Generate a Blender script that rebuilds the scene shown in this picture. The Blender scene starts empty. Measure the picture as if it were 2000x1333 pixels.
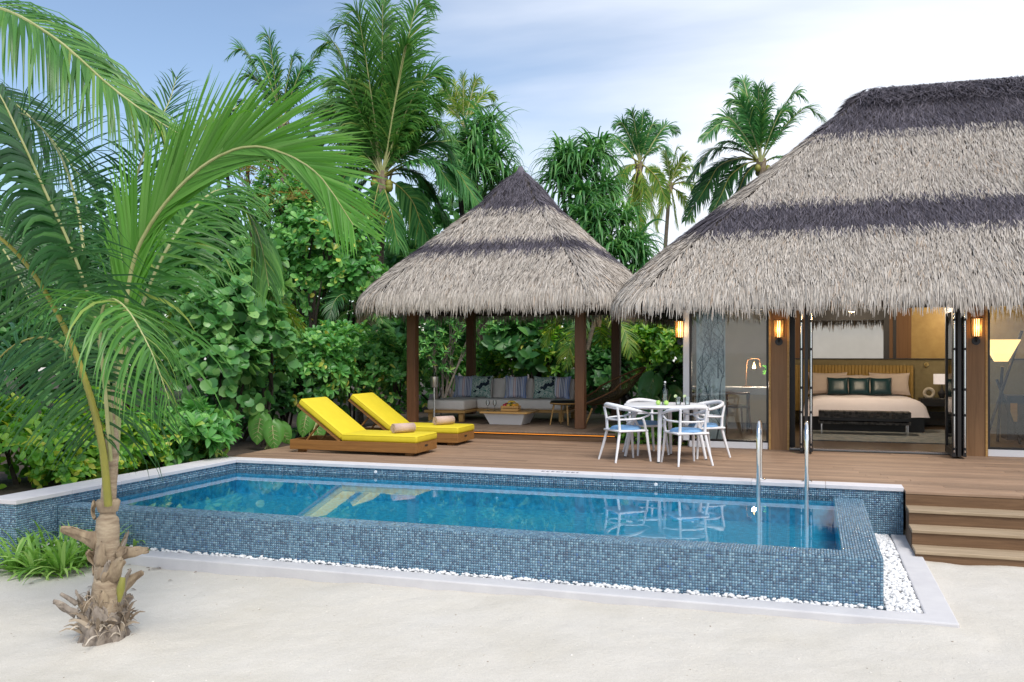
import bpy, bmesh, math, random
import numpy as np
from mathutils import Vector, Matrix

rnd = random.Random(7)
RNG = np.random.default_rng(11)
SC = bpy.context.scene
COL = SC.collection

# ------------------------------------------------------------------ camera
YAW = math.radians(18.156); FPX = 1790.0; CAMZ = 1.45; HOR = 689.0
cam = bpy.data.cameras.new('camera'); camo = bpy.data.objects.new('camera', cam); COL.objects.link(camo)
camo.location = (0, 0, CAMZ); camo.rotation_euler = (math.pi / 2, 0, YAW)
cam.sensor_width = 36; cam.lens = FPX / 2000 * 36; cam.shift_y = (HOR - 666.5) / 2000
cam.clip_start = 0.05; cam.clip_end = 5000
SC.camera = camo

# ------------------------------------------------------------------ sky, sun, exposure
SUN_EL = math.radians(53); SUN_AZ = math.radians(142)      # azimuth clockwise from +Y
wd = bpy.data.worlds.new('World'); SC.world = wd; wd.use_nodes = True
nt = wd.node_tree; nt.nodes.clear()
def N(t, **k):
    n = nt.nodes.new(t)
    for a, b in k.items(): setattr(n, a, b)
    return n
out = N('ShaderNodeOutputWorld'); bg = N('ShaderNodeBackground'); nt.links.new(bg.outputs[0], out.inputs[0])
bg.inputs[1].default_value = 0.125
sky = N('ShaderNodeTexSky', sky_type='NISHITA', sun_disc=False, sun_elevation=SUN_EL, sun_rotation=SUN_AZ,
        altitude=0, air_density=1.0, dust_density=0.6, ozone_density=1.6)
tc = N('ShaderNodeTexCoord'); sp = N('ShaderNodeSeparateXYZ'); nt.links.new(tc.outputs['Generated'], sp.inputs[0])
za = N('ShaderNodeMath', operation='MAXIMUM'); za.inputs[1].default_value = 0.0; nt.links.new(sp.outputs[2], za.inputs[0])
zb = N('ShaderNodeMath', operation='ADD'); zb.inputs[1].default_value = 0.22; nt.links.new(za.outputs[0], zb.inputs[0])
dv = N('ShaderNodeVectorMath', operation='DIVIDE'); nt.links.new(tc.outputs['Generated'], dv.inputs[0])
cmb = N('ShaderNodeCombineXYZ'); [nt.links.new(zb.outputs[0], cmb.inputs[i]) for i in range(3)]
nt.links.new(cmb.outputs[0], dv.inputs[1])
mp = N('ShaderNodeMapping'); mp.inputs['Scale'].default_value = (0.5, 0.85, 0.4); mp.inputs['Location'].default_value = (3.1, 1.3, 0)
mp.inputs['Rotation'].default_value = (0, 0, 0.5)
nt.links.new(dv.outputs[0], mp.inputs[0])
nz = N('ShaderNodeTexNoise'); nz.inputs['Scale'].default_value = 0.9; nz.inputs['Detail'].default_value = 6; nz.inputs['Roughness'].default_value = 0.5
nz.inputs['Distortion'].default_value = 0.5
nt.links.new(mp.outputs[0], nz.inputs[0])
gx = N('ShaderNodeMath', operation='MULTIPLY_ADD'); gx.inputs[1].default_value = 0.66; gx.inputs[2].default_value = 0.17   # cloud bank towards +X
nt.links.new(sp.outputs[0], gx.inputs[0])
ad = N('ShaderNodeMath', operation='ADD'); nt.links.new(nz.outputs[0], ad.inputs[0]); nt.links.new(gx.outputs[0], ad.inputs[1])
rp = N('ShaderNodeValToRGB'); rp.color_ramp.elements[0].position = 0.30; rp.color_ramp.elements[1].position = 0.74
rp.color_ramp.interpolation = 'EASE'
rp.color_ramp.elements[0].color = (0.04, 0.04, 0.04, 1); rp.color_ramp.elements[1].color = (0.97, 0.97, 0.97, 1)
nt.links.new(ad.outputs[0], rp.inputs[0])
mx = N('ShaderNodeMix', data_type='RGBA'); nt.links.new(rp.outputs[0], mx.inputs[0])
nt.links.new(sky.outputs[0], mx.inputs[6]); mx.inputs[7].default_value = (6.4, 6.7, 7.3, 1)
nt.links.new(mx.outputs[2], bg.inputs[0])
sd = Vector((math.sin(SUN_AZ) * math.cos(SUN_EL), math.cos(SUN_AZ) * math.cos(SUN_EL), math.sin(SUN_EL)))
sl = bpy.data.lights.new('sun', 'SUN'); sl.energy = 2.15; sl.angle = math.radians(24); sl.color = (1.0, 0.95, 0.88)
so = bpy.data.objects.new('sun', sl); COL.objects.link(so); so.rotation_euler = (-sd).to_track_quat('-Z', 'Y').to_euler()
SC.view_settings.view_transform = 'Standard'; SC.view_settings.look = 'None'
SC.view_settings.exposure = 0.46; SC.view_settings.gamma = 1.0; SC.view_settings.use_curve_mapping = False
cy = SC.cycles
cy.max_bounces = 8; cy.diffuse_bounces = 5; cy.glossy_bounces = 4; cy.transmission_bounces = 4; cy.transparent_max_bounces = 12
cy.caustics_reflective = False; cy.caustics_refractive = False
cy.sample_clamp_indirect = 4.0
cy.use_denoising = True
try: cy.denoiser = 'OPENIMAGEDENOISE'
except Exception: pass

# ------------------------------------------------------------------ helpers
SN, CS = math.sin(YAW), math.cos(YAW)
def at(px, py, d):
    """point of the place seen at that pixel of the photograph, d metres ahead of the camera"""
    r = (px - 1000) / FPX * d
    return Vector((r * CS - d * SN, r * SN + d * CS, CAMZ - (py - HOR) / FPX * d))
def atz(px, py, z):
    return at(px, py, FPX * (CAMZ - z) / (py - HOR))

def tag(o, label=None, cat=None, group=None, kind=None):
    if label: o['label'] = label
    if cat: o['category'] = cat
    if group: o['group'] = group
    if kind: o['kind'] = kind
    return o
def empty(name, loc=(0, 0, 0), rz=0, label=None, cat=None, group=None):
    o = bpy.data.objects.new(name, None); COL.objects.link(o); o.location = loc; o.rotation_euler = (0, 0, rz)
    o.empty_display_size = 0.1
    return tag(o, label, cat, group)
def link(name, me, mat=None, parent=None):
    o = bpy.data.objects.new(name, me); COL.objects.link(o)
    if mat is not None and not me.materials: me.materials.append(mat)
    if parent is not None: o.parent = parent
    return o
def copy_tree(o, parent=None):
    c = o.copy(); COL.objects.link(c); c.parent = parent
    for ch in o.children: copy_tree(ch, c)
    return c

class MB:
    def __init__(s): s.v = []; s.f = []
    def add(s, vs, fs, M=None):
        b = len(s.v)
        s.v += [(M @ Vector(p))[:] for p in vs] if M is not None else [tuple(p) for p in vs]
        s.f += [[i + b for i in q] for q in fs]; return s
    def box(s, x0, x1, y0, y1, z0, z1, M=None):
        return s.add([(x0,y0,z0),(x1,y0,z0),(x1,y1,z0),(x0,y1,z0),(x0,y0,z1),(x1,y0,z1),(x1,y1,z1),(x0,y1,z1)],
                     [(3,2,1,0),(4,5,6,7),(0,1,5,4),(1,2,6,5),(2,3,7,6),(3,0,4,7)], M)
    def rbox(s, x0, x1, y0, y1, z0, z1, r=0.01, seg=1, M=None):
        bm = bmesh.new(); bmesh.ops.create_cube(bm, size=1)
        for v in bm.verts:
            v.co = Vector(((x0+x1)/2 + v.co.x*(x1-x0), (y0+y1)/2 + v.co.y*(y1-y0), (z0+z1)/2 + v.co.z*(z1-z0)))
        bmesh.ops.bevel(bm, geom=bm.edges[:], offset=r, segments=seg, affect='EDGES', profile=0.5)
        bm.verts.index_update()
        s.add([v.co[:] for v in bm.verts], [[v.index for v in f.verts] for f in bm.faces], M); bm.free(); return s
    def tube(s, pts, r, n=8, cap=True, M=None, flat=1.0, up=None, closed=False):
        pts = [Vector(p) for p in pts]; m = len(pts)
        rr = r if hasattr(r, '__len__') else [r] * m
        vs = []; ref = Vector(up) if up is not None else None
        for i, p in enumerate(pts):
            if closed: t = (pts[(i+1) % m] - pts[i-1])
            else: t = (pts[min(i+1, m-1)] - pts[max(i-1, 0)])
            t = t.normalized() if t.length > 1e-9 else Vector((0, 0, 1))
            if ref is None:
                ref = Vector((0, 0, 1)) if abs(t.z) < 0.9 else Vector((1, 0, 0))
            a = (ref - t * ref.dot(t)); a = a.normalized() if a.length > 1e-6 else t.orthogonal().normalized()
            if up is None: ref = a
            b = t.cross(a)
            for k in range(n):
                an = 2 * math.pi * k / n
                vs.append(p + a * (math.cos(an) * rr[i] * flat) + b * (math.sin(an) * rr[i]))
        fs = []
        for i in range(m if closed else m - 1):
            j = (i + 1) % m
            for k in range(n): fs.append((i*n+k, i*n+(k+1) % n, j*n+(k+1) % n, j*n+k))
        if cap and not closed:
            fs.append(list(range(n))[::-1]); fs.append([(m-1)*n+k for k in range(n)])
        return s.add(vs, fs, M)
    def lathe(s, prof, n=20, M=None, a0=0, a1=2*math.pi):
        full = abs(a1 - a0 - 2*math.pi) < 1e-6; k = n if full else n + 1
        vs = [(r*math.cos(a0+(a1-a0)*i/n), r*math.sin(a0+(a1-a0)*i/n), z) for r, z in prof for i in range(k)]
        fs = []
        for j in range(len(prof)-1):
            for i in range(n):
                i2 = (i+1) % k
                fs.append((j*k+i, j*k+i2, (j+1)*k+i2, (j+1)*k+i))
        if full:
            if prof[0][0] > 1e-5: fs.append([i for i in range(k)][::-1])
            if prof[-1][0] > 1e-5: fs.append([(len(prof)-1)*k+i for i in range(k)])
        return s.add(vs, fs, M)
    def prism(s, poly, z0, z1, M=None):
        n = len(poly)
        vs = [(x, y, z0) for x, y in poly] + [(x, y, z1) for x, y in poly]
        fs = [list(range(n))[::-1], [n+i for i in range(n)]] + [(i, (i+1) % n, n+(i+1) % n, n+i) for i in range(n)]
        return s.add(vs, fs, M)
    def grid(s, fn, nu, nv, M=None):
        vs = [fn(i/nu, j/nv) for j in range(nv+1) for i in range(nu+1)]
        fs = [(j*(nu+1)+i, j*(nu+1)+i+1, (j+1)*(nu+1)+i+1, (j+1)*(nu+1)+i) for j in range(nv) for i in range(nu)]
        return s.add(vs, fs, M)
    def mesh(s, name, smooth=None):
        me = bpy.data.meshes.new(name); me.from_pydata(s.v, [], s.f)
        if smooth is not None:
            me.polygons.foreach_set('use_smooth', [True]*len(me.polygons)); me.set_sharp_from_angle(angle=math.radians(smooth))
        me.update(); return me
    def build(s, name, mat, parent=None, smooth=None, loc=None, rot=None):
        o = link(name, s.mesh(name, smooth), mat, parent)
        if loc is not None: o.location = loc
        if rot is not None: o.rotation_euler = rot
        return o

def npobj(name, V, Q, mat, parent=None, smooth=False):
    """V (n,3), Q (m,4) quads as one mesh object"""
    V = np.ascontiguousarray(V, dtype=np.float32); Q = np.ascontiguousarray(Q, dtype=np.int32)
    me = bpy.data.meshes.new(name); k = Q.shape[1]
    me.vertices.add(len(V)); me.vertices.foreach_set('co', V.ravel())
    me.loops.add(Q.size); me.loops.foreach_set('vertex_index', Q.ravel())
    me.polygons.add(len(Q)); me.polygons.foreach_set('loop_start', np.arange(0, Q.size, k, dtype=np.int32))
    me.polygons.foreach_set('loop_total', np.full(len(Q), k, dtype=np.int32))
    if smooth: me.polygons.foreach_set('use_smooth', np.ones(len(Q), dtype=bool))
    me.update(calc_edges=True)
    return link(name, me, mat, parent)
def nrm(a): return a / np.maximum(np.linalg.norm(a, axis=-1, keepdims=True), 1e-9)
def T3(x=0, y=0, z=0): return Matrix.Translation((x, y, z))
def RZ(a): return Matrix.Rotation(a, 4, 'Z')
def RX(a): return Matrix.Rotation(a, 4, 'X')
def RY(a): return Matrix.Rotation(a, 4, 'Y')

# ------------------------------------------------------------------ materials
def mat_new(name):
    m = bpy.data.materials.new(name); m.use_nodes = True
    return m, m.node_tree, m.node_tree.nodes['Principled BSDF']
def ramp(t, stops, interp='LINEAR'):
    r = t.nodes.new('ShaderNodeValToRGB'); r.color_ramp.interpolation = interp
    e = r.color_ramp.elements
    while len(e) < len(stops): e.new(0.5)
    for i, (p, c) in enumerate(stops): e[i].position = p; e[i].color = (*c, 1)
    return r
def bump(t, b, src, strength, dist=0.01):
    n = t.nodes.new('ShaderNodeBump'); n.inputs['Strength'].default_value = strength; n.inputs['Distance'].default_value = dist
    t.links.new(src, n.inputs['Height']); t.links.new(n.outputs[0], b.inputs['Normal']); return n
def simple(name, c, rough=0.6, c2=None, scale=8, bmp=0, bscale=60, metal=0, spec=0.5, stretch=(1, 1, 1), coat=0, emit=None, es=0, alpha=None):
    """plain surface with a little noise in its colour and fine relief"""
    m, t, b = mat_new(name)
    b.inputs['Roughness'].default_value = rough; b.inputs['Metallic'].default_value = metal
    b.inputs['Specular IOR Level'].default_value = spec; b.inputs['Coat Weight'].default_value = coat
    tcn = t.nodes.new('ShaderNodeTexCoord'); mpn = t.nodes.new('ShaderNodeMapping'); mpn.inputs['Scale'].default_value = stretch
    t.links.new(tcn.outputs['Object'], mpn.inputs[0])
    c2 = c2 or tuple(x * 0.82 for x in c)
    n = t.nodes.new('ShaderNodeTexNoise'); n.inputs['Scale'].default_value = scale; n.inputs['Detail'].default_value = 6
    n.inputs['Roughness'].default_value = 0.6
    t.links.new(mpn.outputs[0], n.inputs[0])
    r = ramp(t, [(0.3, c2), (0.7, c)]); t.links.new(n.outputs[0], r.inputs[0]); t.links.new(r.outputs[0], b.inputs['Base Color'])
    if bmp:
        n2 = t.nodes.new('ShaderNodeTexNoise'); n2.inputs['Scale'].default_value = bscale; n2.inputs['Detail'].default_value = 4
        t.links.new(mpn.outputs[0], n2.inputs[0]); bump(t, b, n2.outputs[0], bmp)
    if emit: b.inputs['Emission Color'].default_value = (*emit, 1); b.inputs['Emission Strength'].default_value = es
    return m
def island(name, stops, rough=0.6, bmp=0, bscale=80, spec=0.5, trans=0, tcol=None, bscl=(1, 1, 1), big=None, coat=0, rvar=0):
    """colour drawn at random for each loose piece, optionally thin and light-transmitting"""
    m, t, b = mat_new(name)
    b.inputs['Roughness'].default_value = rough; b.inputs['Specular IOR Level'].default_value = spec; b.inputs['Coat Weight'].default_value = coat
    g = t.nodes.new('ShaderNodeNewGeometry'); r = ramp(t, stops)
    col = r.outputs[0]
    if big:                       # slow drift of the tone over the whole thing (patches of age and growth)
        tcn = t.nodes.new('ShaderNodeTexCoord'); n = t.nodes.new('ShaderNodeTexNoise'); n.inputs['Scale'].default_value = big[0]
        n.inputs['Detail'].default_value = 3
        t.links.new(tcn.outputs['Object'], n.inputs[0])
        ma = t.nodes.new('ShaderNodeMath'); ma.operation = 'MULTIPLY_ADD'; ma.inputs[1].default_value = big[1]; ma.inputs[2].default_value = -big[1]/2
        t.links.new(n.outputs[0], ma.inputs[0])
        mb_ = t.nodes.new('ShaderNodeMath'); mb_.operation = 'ADD'; mb_.use_clamp = True
        t.links.new(ma.outputs[0], mb_.inputs[0]); t.links.new(g.outputs['Random Per Island'], mb_.inputs[1])
        t.links.new(mb_.outputs[0], r.inputs[0])
    else: t.links.new(g.outputs['Random Per Island'], r.inputs[0])
    t.links.new(col, b.inputs['Base Color'])
    if bmp:
        tcn = t.nodes.new('ShaderNodeTexCoord'); mpn = t.nodes.new('ShaderNodeMapping'); mpn.inputs['Scale'].default_value = bscl
        t.links.new(tcn.outputs['Object'], mpn.inputs[0])
        n2 = t.nodes.new('ShaderNodeTexNoise'); n2.inputs['Scale'].default_value = bscale; n2.inputs['Detail'].default_value = 4
        t.links.new(mpn.outputs[0], n2.inputs[0]); bump(t, b, n2.outputs[0], bmp)
    if trans:
        tr = t.nodes.new('ShaderNodeBsdfTranslucent'); mxs = t.nodes.new('ShaderNodeMixShader'); mxs.inputs[0].default_value = trans
        hs = t.nodes.new('ShaderNodeHueSaturation'); hs.inputs['Hue'].default_value = 0.485; hs.inputs['Saturation'].default_value = 1.1; hs.inputs['Value'].default_value = 1.3
        t.links.new(col, hs.inputs['Color']); t.links.new(hs.outputs[0], tr.inputs[0])
        o = t.nodes['Material Output']
        t.links.new(b.outputs[0], mxs.inputs[1]); t.links.new(tr.outputs[0], mxs.inputs[2]); t.links.new(mxs.outputs[0], o.inputs[0])
    return m
def wood(name, c1, c2, rough=0.55, axis=0, scale=3.0, bmp=0.15, spec=0.4, per_object=0.0, groove=0):
    """wood grain running along one axis; tone also differs from board to board"""
    m, t, b = mat_new(name); b.inputs['Roughness'].default_value = rough; b.inputs['Specular IOR Level'].default_value = spec
    tcn = t.nodes.new('ShaderNodeTexCoord'); mpn = t.nodes.new('ShaderNodeMapping')
    s = [14.0, 14.0, 14.0]; s[axis] = 0.8; mpn.inputs['Scale'].default_value = s
    oi = t.nodes.new('ShaderNodeObjectInfo')
    cmbn = t.nodes.new('ShaderNodeCombineXYZ'); mul = t.nodes.new('ShaderNodeMath'); mul.operation = 'MULTIPLY'; mul.inputs[1].default_value = 37.0
    t.links.new(oi.outputs['Random'], mul.inputs[0]); [t.links.new(mul.outputs[0], cmbn.inputs[i]) for i in range(3)]
    t.links.new(tcn.outputs['Object'], mpn.inputs[0]); t.links.new(cmbn.outputs[0], mpn.inputs['Location'])
    n = t.nodes.new('ShaderNodeTexNoise'); n.inputs['Scale'].default_value = scale; n.inputs['Detail'].default_value = 7; n.inputs['Distortion'].default_value = 0.6
    n.inputs['Roughness'].default_value = 0.62
    t.links.new(mpn.outputs[0], n.inputs[0])
    r = ramp(t, [(0.3, c1), (0.72, c2)]); t.links.new(n.outputs[0], r.inputs[0])
    col = r.outputs[0]
    if per_object:
        hs = t.nodes.new('ShaderNodeHueSaturation')
        mr = t.nodes.new('ShaderNodeMapRange'); mr.inputs[3].default_value = 1 - per_object; mr.inputs[4].default_value = 1 + per_object
        t.links.new(oi.outputs['Random'], mr.inputs[0]); t.links.new(mr.outputs[0], hs.inputs['Value']); t.links.new(col, hs.inputs['Color']); col = hs.outputs[0]
    t.links.new(col, b.inputs['Base Color']); bump(t, b, n.outputs[0], bmp, 0.004)
    return m
def glassy(name, tint=(1, 1, 1), base=0.0, ior=1.5, rough=0.0, ripple=None):
    """thin clear sheet: lets light through with a tint and mirrors by Fresnel"""
    m = bpy.data.materials.new(name); m.use_nodes = True; t = m.node_tree; t.nodes.clear()
    o = t.nodes.new('ShaderNodeOutputMaterial'); tr = t.nodes.new('ShaderNodeBsdfTransparent'); tr.inputs[0].default_value = (*tint, 1)
    gl = t.nodes.new('ShaderNodeBsdfGlossy'); gl.inputs['Roughness'].default_value = rough
    fr = t.nodes.new('ShaderNodeFresnel'); fr.inputs[0].default_value = ior
    ad_ = t.nodes.new('ShaderNodeMath'); ad_.operation = 'ADD'; ad_.use_clamp = True; ad_.inputs[1].default_value = base
    mxs = t.nodes.new('ShaderNodeMixShader')
    t.links.new(fr.outputs[0], ad_.inputs[0]); t.links.new(ad_.outputs[0], mxs.inputs[0]); t.links.new(tr.outputs[0], mxs.inputs[1]); t.links.new(gl.outputs[0], mxs.inputs[2])
    t.links.new(mxs.outputs[0], o.inputs[0])
    if ripple:
        tcn = t.nodes.new('ShaderNodeTexCoord'); n = t.nodes.new('ShaderNodeTexNoise'); n.inputs['Scale'].default_value = ripple[0]; n.inputs['Detail'].default_value = 3
        t.links.new(tcn.outputs['Object'], n.inputs[0])
        bp = t.nodes.new('ShaderNodeBump'); bp.inputs['Strength'].default_value = ripple[1]; bp.inputs['Distance'].default_value = 0.01
        t.links.new(n.outputs[0], bp.inputs['Height']); t.links.new(bp.outputs[0], gl.inputs['Normal']); t.links.new(bp.outputs[0], fr.inputs['Normal'])
    return m
def glow(name, c, s):
    m, t, b = mat_new(name); b.inputs['Base Color'].default_value = (*c, 1); b.inputs['Emission Color'].default_value = (*c, 1)
    b.inputs['Emission Strength'].default_value = s; return m
def point(name, loc, e, c, r=0.05, parent=None):
    l = bpy.data.lights.new(name, 'POINT'); l.energy = e; l.color = c; l.shadow_soft_size = r
    o = bpy.data.objects.new(name, l); COL.objects.link(o); o.location = loc
    if parent is not None: o.parent = parent
    return o

M_ = {}
M_['plank'] = wood('deck_wood', (0.20, 0.125, 0.08), (0.36, 0.24, 0.16), 0.62, 0, 2.6, 0.2, 0.35, 0.2)
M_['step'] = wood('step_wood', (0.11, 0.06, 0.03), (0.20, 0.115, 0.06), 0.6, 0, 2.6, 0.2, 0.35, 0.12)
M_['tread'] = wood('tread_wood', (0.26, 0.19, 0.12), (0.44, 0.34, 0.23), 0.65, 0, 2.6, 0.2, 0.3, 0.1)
M_['platform'] = wood('platform_wood', (0.12, 0.085, 0.06), (0.23, 0.165, 0.12), 0.6, 1, 2.6, 0.2, 0.35, 0.2)
M_['teak'] = wood('oiled_teak', (0.19, 0.085, 0.022), (0.33, 0.155, 0.042), 0.5, 0, 2.2, 0.1, 0.4, 0.08)
M_['pale_teak'] = wood('pale_teak', (0.42, 0.23, 0.07), (0.60, 0.36, 0.13), 0.5, 0, 2.2, 0.08, 0.4, 0.08)
M_['post'] = wood('dark_post_wood', (0.10, 0.042, 0.018), (0.17, 0.075, 0.032), 0.5, 2, 2.2, 0.1, 0.4, 0.05)
M_['pillar'] = wood('pillar_wood', (0.22, 0.115, 0.05), (0.33, 0.18, 0.085), 0.5, 2, 1.6, 0.06, 0.4)
M_['white'] = simple('white_plastic', (0.80, 0.80, 0.82), 0.4, (0.77, 0.77, 0.80), 3)
M_['coping'] = simple('pale_coping_stone', (0.66, 0.64, 0.66), 0.7, (0.58, 0.56, 0.59), 5, 0.15, 120)
M_['kerb'] = simple('cast_kerb_concrete', (0.60, 0.59, 0.60), 0.8, (0.52, 0.51, 0.53), 4, 0.2, 90)
M_['yellow'] = simple('yellow_canvas', (0.70, 0.56, 0.02), 0.75, (0.64, 0.51, 0.016), 5, 0.15, 300)
M_['towel'] = simple('pink_beige_towel', (0.60, 0.44, 0.37), 0.95, (0.50, 0.36, 0.30), 60, 0.6, 220)
M_['taupe'] = simple('taupe_canvas', (0.78, 0.73, 0.68), 0.9, (0.72, 0.67, 0.62), 10, 0.25, 400)
M_['grey_metal'] = simple('brushed_steel', (0.72, 0.72, 0.72), 0.16, (0.66, 0.66, 0.66), 20, metal=1.0)
M_['bright_steel'] = simple('satin_steel', (0.82, 0.82, 0.80), 0.32, (0.76, 0.76, 0.75), 20, metal=0.85)
M_['chrome'] = simple('polished_steel', (0.80, 0.80, 0.79), 0.07, (0.76, 0.76, 0.75), 20, metal=1.0)
M_['black'] = simple('black_paint', (0.012, 0.012, 0.013), 0.45, (0.009, 0.009, 0.01), 8)
M_['dark_frame'] = simple('dark_bronze_frame', (0.018, 0.015, 0.015), 0.4, (0.012, 0.011, 0.011), 8)
M_['blue_cloth'] = simple('powder_blue_cloth', (0.20, 0.38, 0.62), 0.9, (0.16, 0.32, 0.55), 14, 0.25, 350)
M_['glass'] = glassy('window_glass', (0.94, 0.97, 0.97), 0.02, 1.5)
M_['clear'] = glassy('drinking_glass', (0.95, 0.98, 0.98), 0.06, 1.5)

# ================================================================== the setting
from mathutils import noise as mnoise
def fbm(x, y, s): return mnoise.noise(Vector((x * s, y * s, 3.7)))
def axis(lo, hi, fine0, fine1, st, extra=()):
    a = list(np.arange(fine0, fine1 + 1e-6, st)); g = st; x = fine0
    while x > lo: g *= 1.35; x -= g; a.append(max(x, lo))
    g = st; x = a[len(np.arange(fine0, fine1 + 1e-6, st)) - 1]
    while x < hi: g *= 1.35; x += g; a.append(min(x, hi))
    return sorted(set([round(v, 4) for v in a + list(extra)]))
def sheet(name, xs, ys, zf, mat, hole=None, smooth=True):
    V = np.array([(x, y, zf(x, y)) for y in ys for x in xs], dtype=np.float32); nx = len(xs); Q = []
    for j in range(len(ys) - 1):
        for i in range(nx - 1):
            if hole and hole((xs[i] + xs[i+1]) / 2, (ys[j] + ys[j+1]) / 2): continue
            Q.append((j*nx+i, j*nx+i+1, (j+1)*nx+i+1, (j+1)*nx+i))
    return npobj(name, V, np.array(Q), mat, None, smooth)

# --- sand
m, t, b = mat_new('coral_sand'); b.inputs['Roughness'].default_value = 0.95; b.inputs['Specular IOR Level'].default_value = 0.15
tcn = t.nodes.new('ShaderNodeTexCoord')
n1 = t.nodes.new('ShaderNodeTexNoise'); n1.inputs['Scale'].default_value = 1.3; n1.inputs['Detail'].default_value = 9; n1.inputs['Roughness'].default_value = 0.65
n2 = t.nodes.new('ShaderNodeTexNoise'); n2.inputs['Scale'].default_value = 120; n2.inputs['Detail'].default_value = 3
n3 = t.nodes.new('ShaderNodeTexVoronoi'); n3.inputs['Scale'].default_value = 42
for n in (n1, n2, n3): t.links.new(tcn.outputs['Object'], n.inputs[0])
r1 = ramp(t, [(0.3, (0.585, 0.55, 0.485)), (0.68, (0.645, 0.615, 0.565))]); t.links.new(n1.outputs[0], r1.inputs[0])
r3 = ramp(t, [(0.03, (0.36, 0.30, 0.22)), (0.11, (1, 1, 1))]); t.links.new(n3.outputs[0], r3.inputs[0])
r2 = ramp(t, [(0.25, (0.86, 0.85, 0.84)), (0.6, (1, 1, 1))]); t.links.new(n2.outputs[0], r2.inputs[0])
ma = t.nodes.new('ShaderNodeMix'); ma.data_type = 'RGBA'; ma.blend_type = 'MULTIPLY'; ma.inputs[0].default_value = 1
t.links.new(r1.outputs[0], ma.inputs[6]); t.links.new(r2.outputs[0], ma.inputs[7])
mb2 = t.nodes.new('ShaderNodeMix'); mb2.data_type = 'RGBA'; mb2.blend_type = 'MULTIPLY'; mb2.inputs[0].default_value = 0.35
t.links.new(ma.outputs[2], mb2.inputs[6]); t.links.new(r3.outputs[0], mb2.inputs[7]); t.links.new(mb2.outputs[2], b.inputs['Base Color'])
n4 = t.nodes.new('ShaderNodeTexNoise'); n4.inputs['Scale'].default_value = 22; n4.inputs['Detail'].default_value = 8; n4.inputs['Roughness'].default_value = 0.75
t.links.new(tcn.outputs['Object'], n4.inputs[0]); bump(t, b, n4.outputs[0], 0.5, 0.03)
M_['sand'] = m
def sandz(x, y):
    z = -0.555 + 0.012 * max(min(x, 2), -7) * 0.8
    z += 0.012 * fbm(x, y, 1.1) + 0.008 * fbm(x + 9, y, 3.1) + 0.008 * fbm(x, y + 5, 8)
    k = max(0, 1 - abs(y - 7.15) / 0.5) if -6.5 < x < 1.2 else 0            # drift banked against the kerb
    z += k * (0.02 + 0.03 * fbm(x + 3, 0, 1.7))
    q = math.hypot(x + 4.8, y - 5.33); z += 0.05 * math.exp(-(q / 0.35) ** 2) - 0.03 * math.exp(-((q - 0.6) / 0.3) ** 2) * 0.5
    if y > 9.2 and x > 0.9: z += 0.03 * fbm(x, y, 2.2)
    if y < -12: z = min(z, -0.55 - (-12 - y) * 0.06)
    return z
xs = axis(-2500, 2500, -6.6, 4.6, 0.05, (-7.6, 0.4)); ys = axis(-2500, 2500, 2.6, 9.6, 0.05, (7.6, 10.7))
sand = sheet('sand_ground', xs, ys, sandz, M_['sand'], lambda x, y: -7.6 < x < 0.4 and 7.6 < y < 10.7)
tag(sand, 'pale coral sand in front of the pool and all around', None, None, 'structure')
# bits of coral and dry leaf lying on the sand
_r = np.random.default_rng(4); _n = 700; _x = _r.uniform(-5.8, 4, _n); _y = _r.uniform(2.8, 7.15, _n)
SANDBITS = np.stack([_x, _y, [sandz(a, b) for a, b in zip(_x, _y)]], 1)
# --- sea behind the camera (seen mirrored in the window glass)
M_['sea'] = simple('lagoon_water', (0.03, 0.12, 0.15), 0.12, (0.02, 0.09, 0.12), 0.1, 0.6, 0.8)
sea = sheet('sea', [-2500, -200, 0, 200, 2500], [-2500, -300, -60, -19], lambda x, y: -0.92, M_['sea'], None, False)
tag(sea, None, None, None, 'structure')
# --- planted soil behind and beside the deck
M_['soil'] = simple('dark_soil', (0.085, 0.06, 0.042), 0.95, (0.03, 0.022, 0.016), 9, 0.9, 45)
def soilz(x, y):
    z = -0.075 + 0.02 * fbm(x, y, 1.3) + 0.012 * fbm(x, y, 5)
    if y < 7.7: z -= (7.7 - y) * 0.55
    return z
soil = sheet('planting_bed', axis(-60, 40, -13, -7.79, 0.15, (-7.79,)), axis(6.4, 120, 6.4, 20, 0.18, (10.86,)), soilz, M_['soil'],
             lambda x, y: x > -7.79 and y < 10.86)
tag(soil, None, None, None, 'structure')

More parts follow.
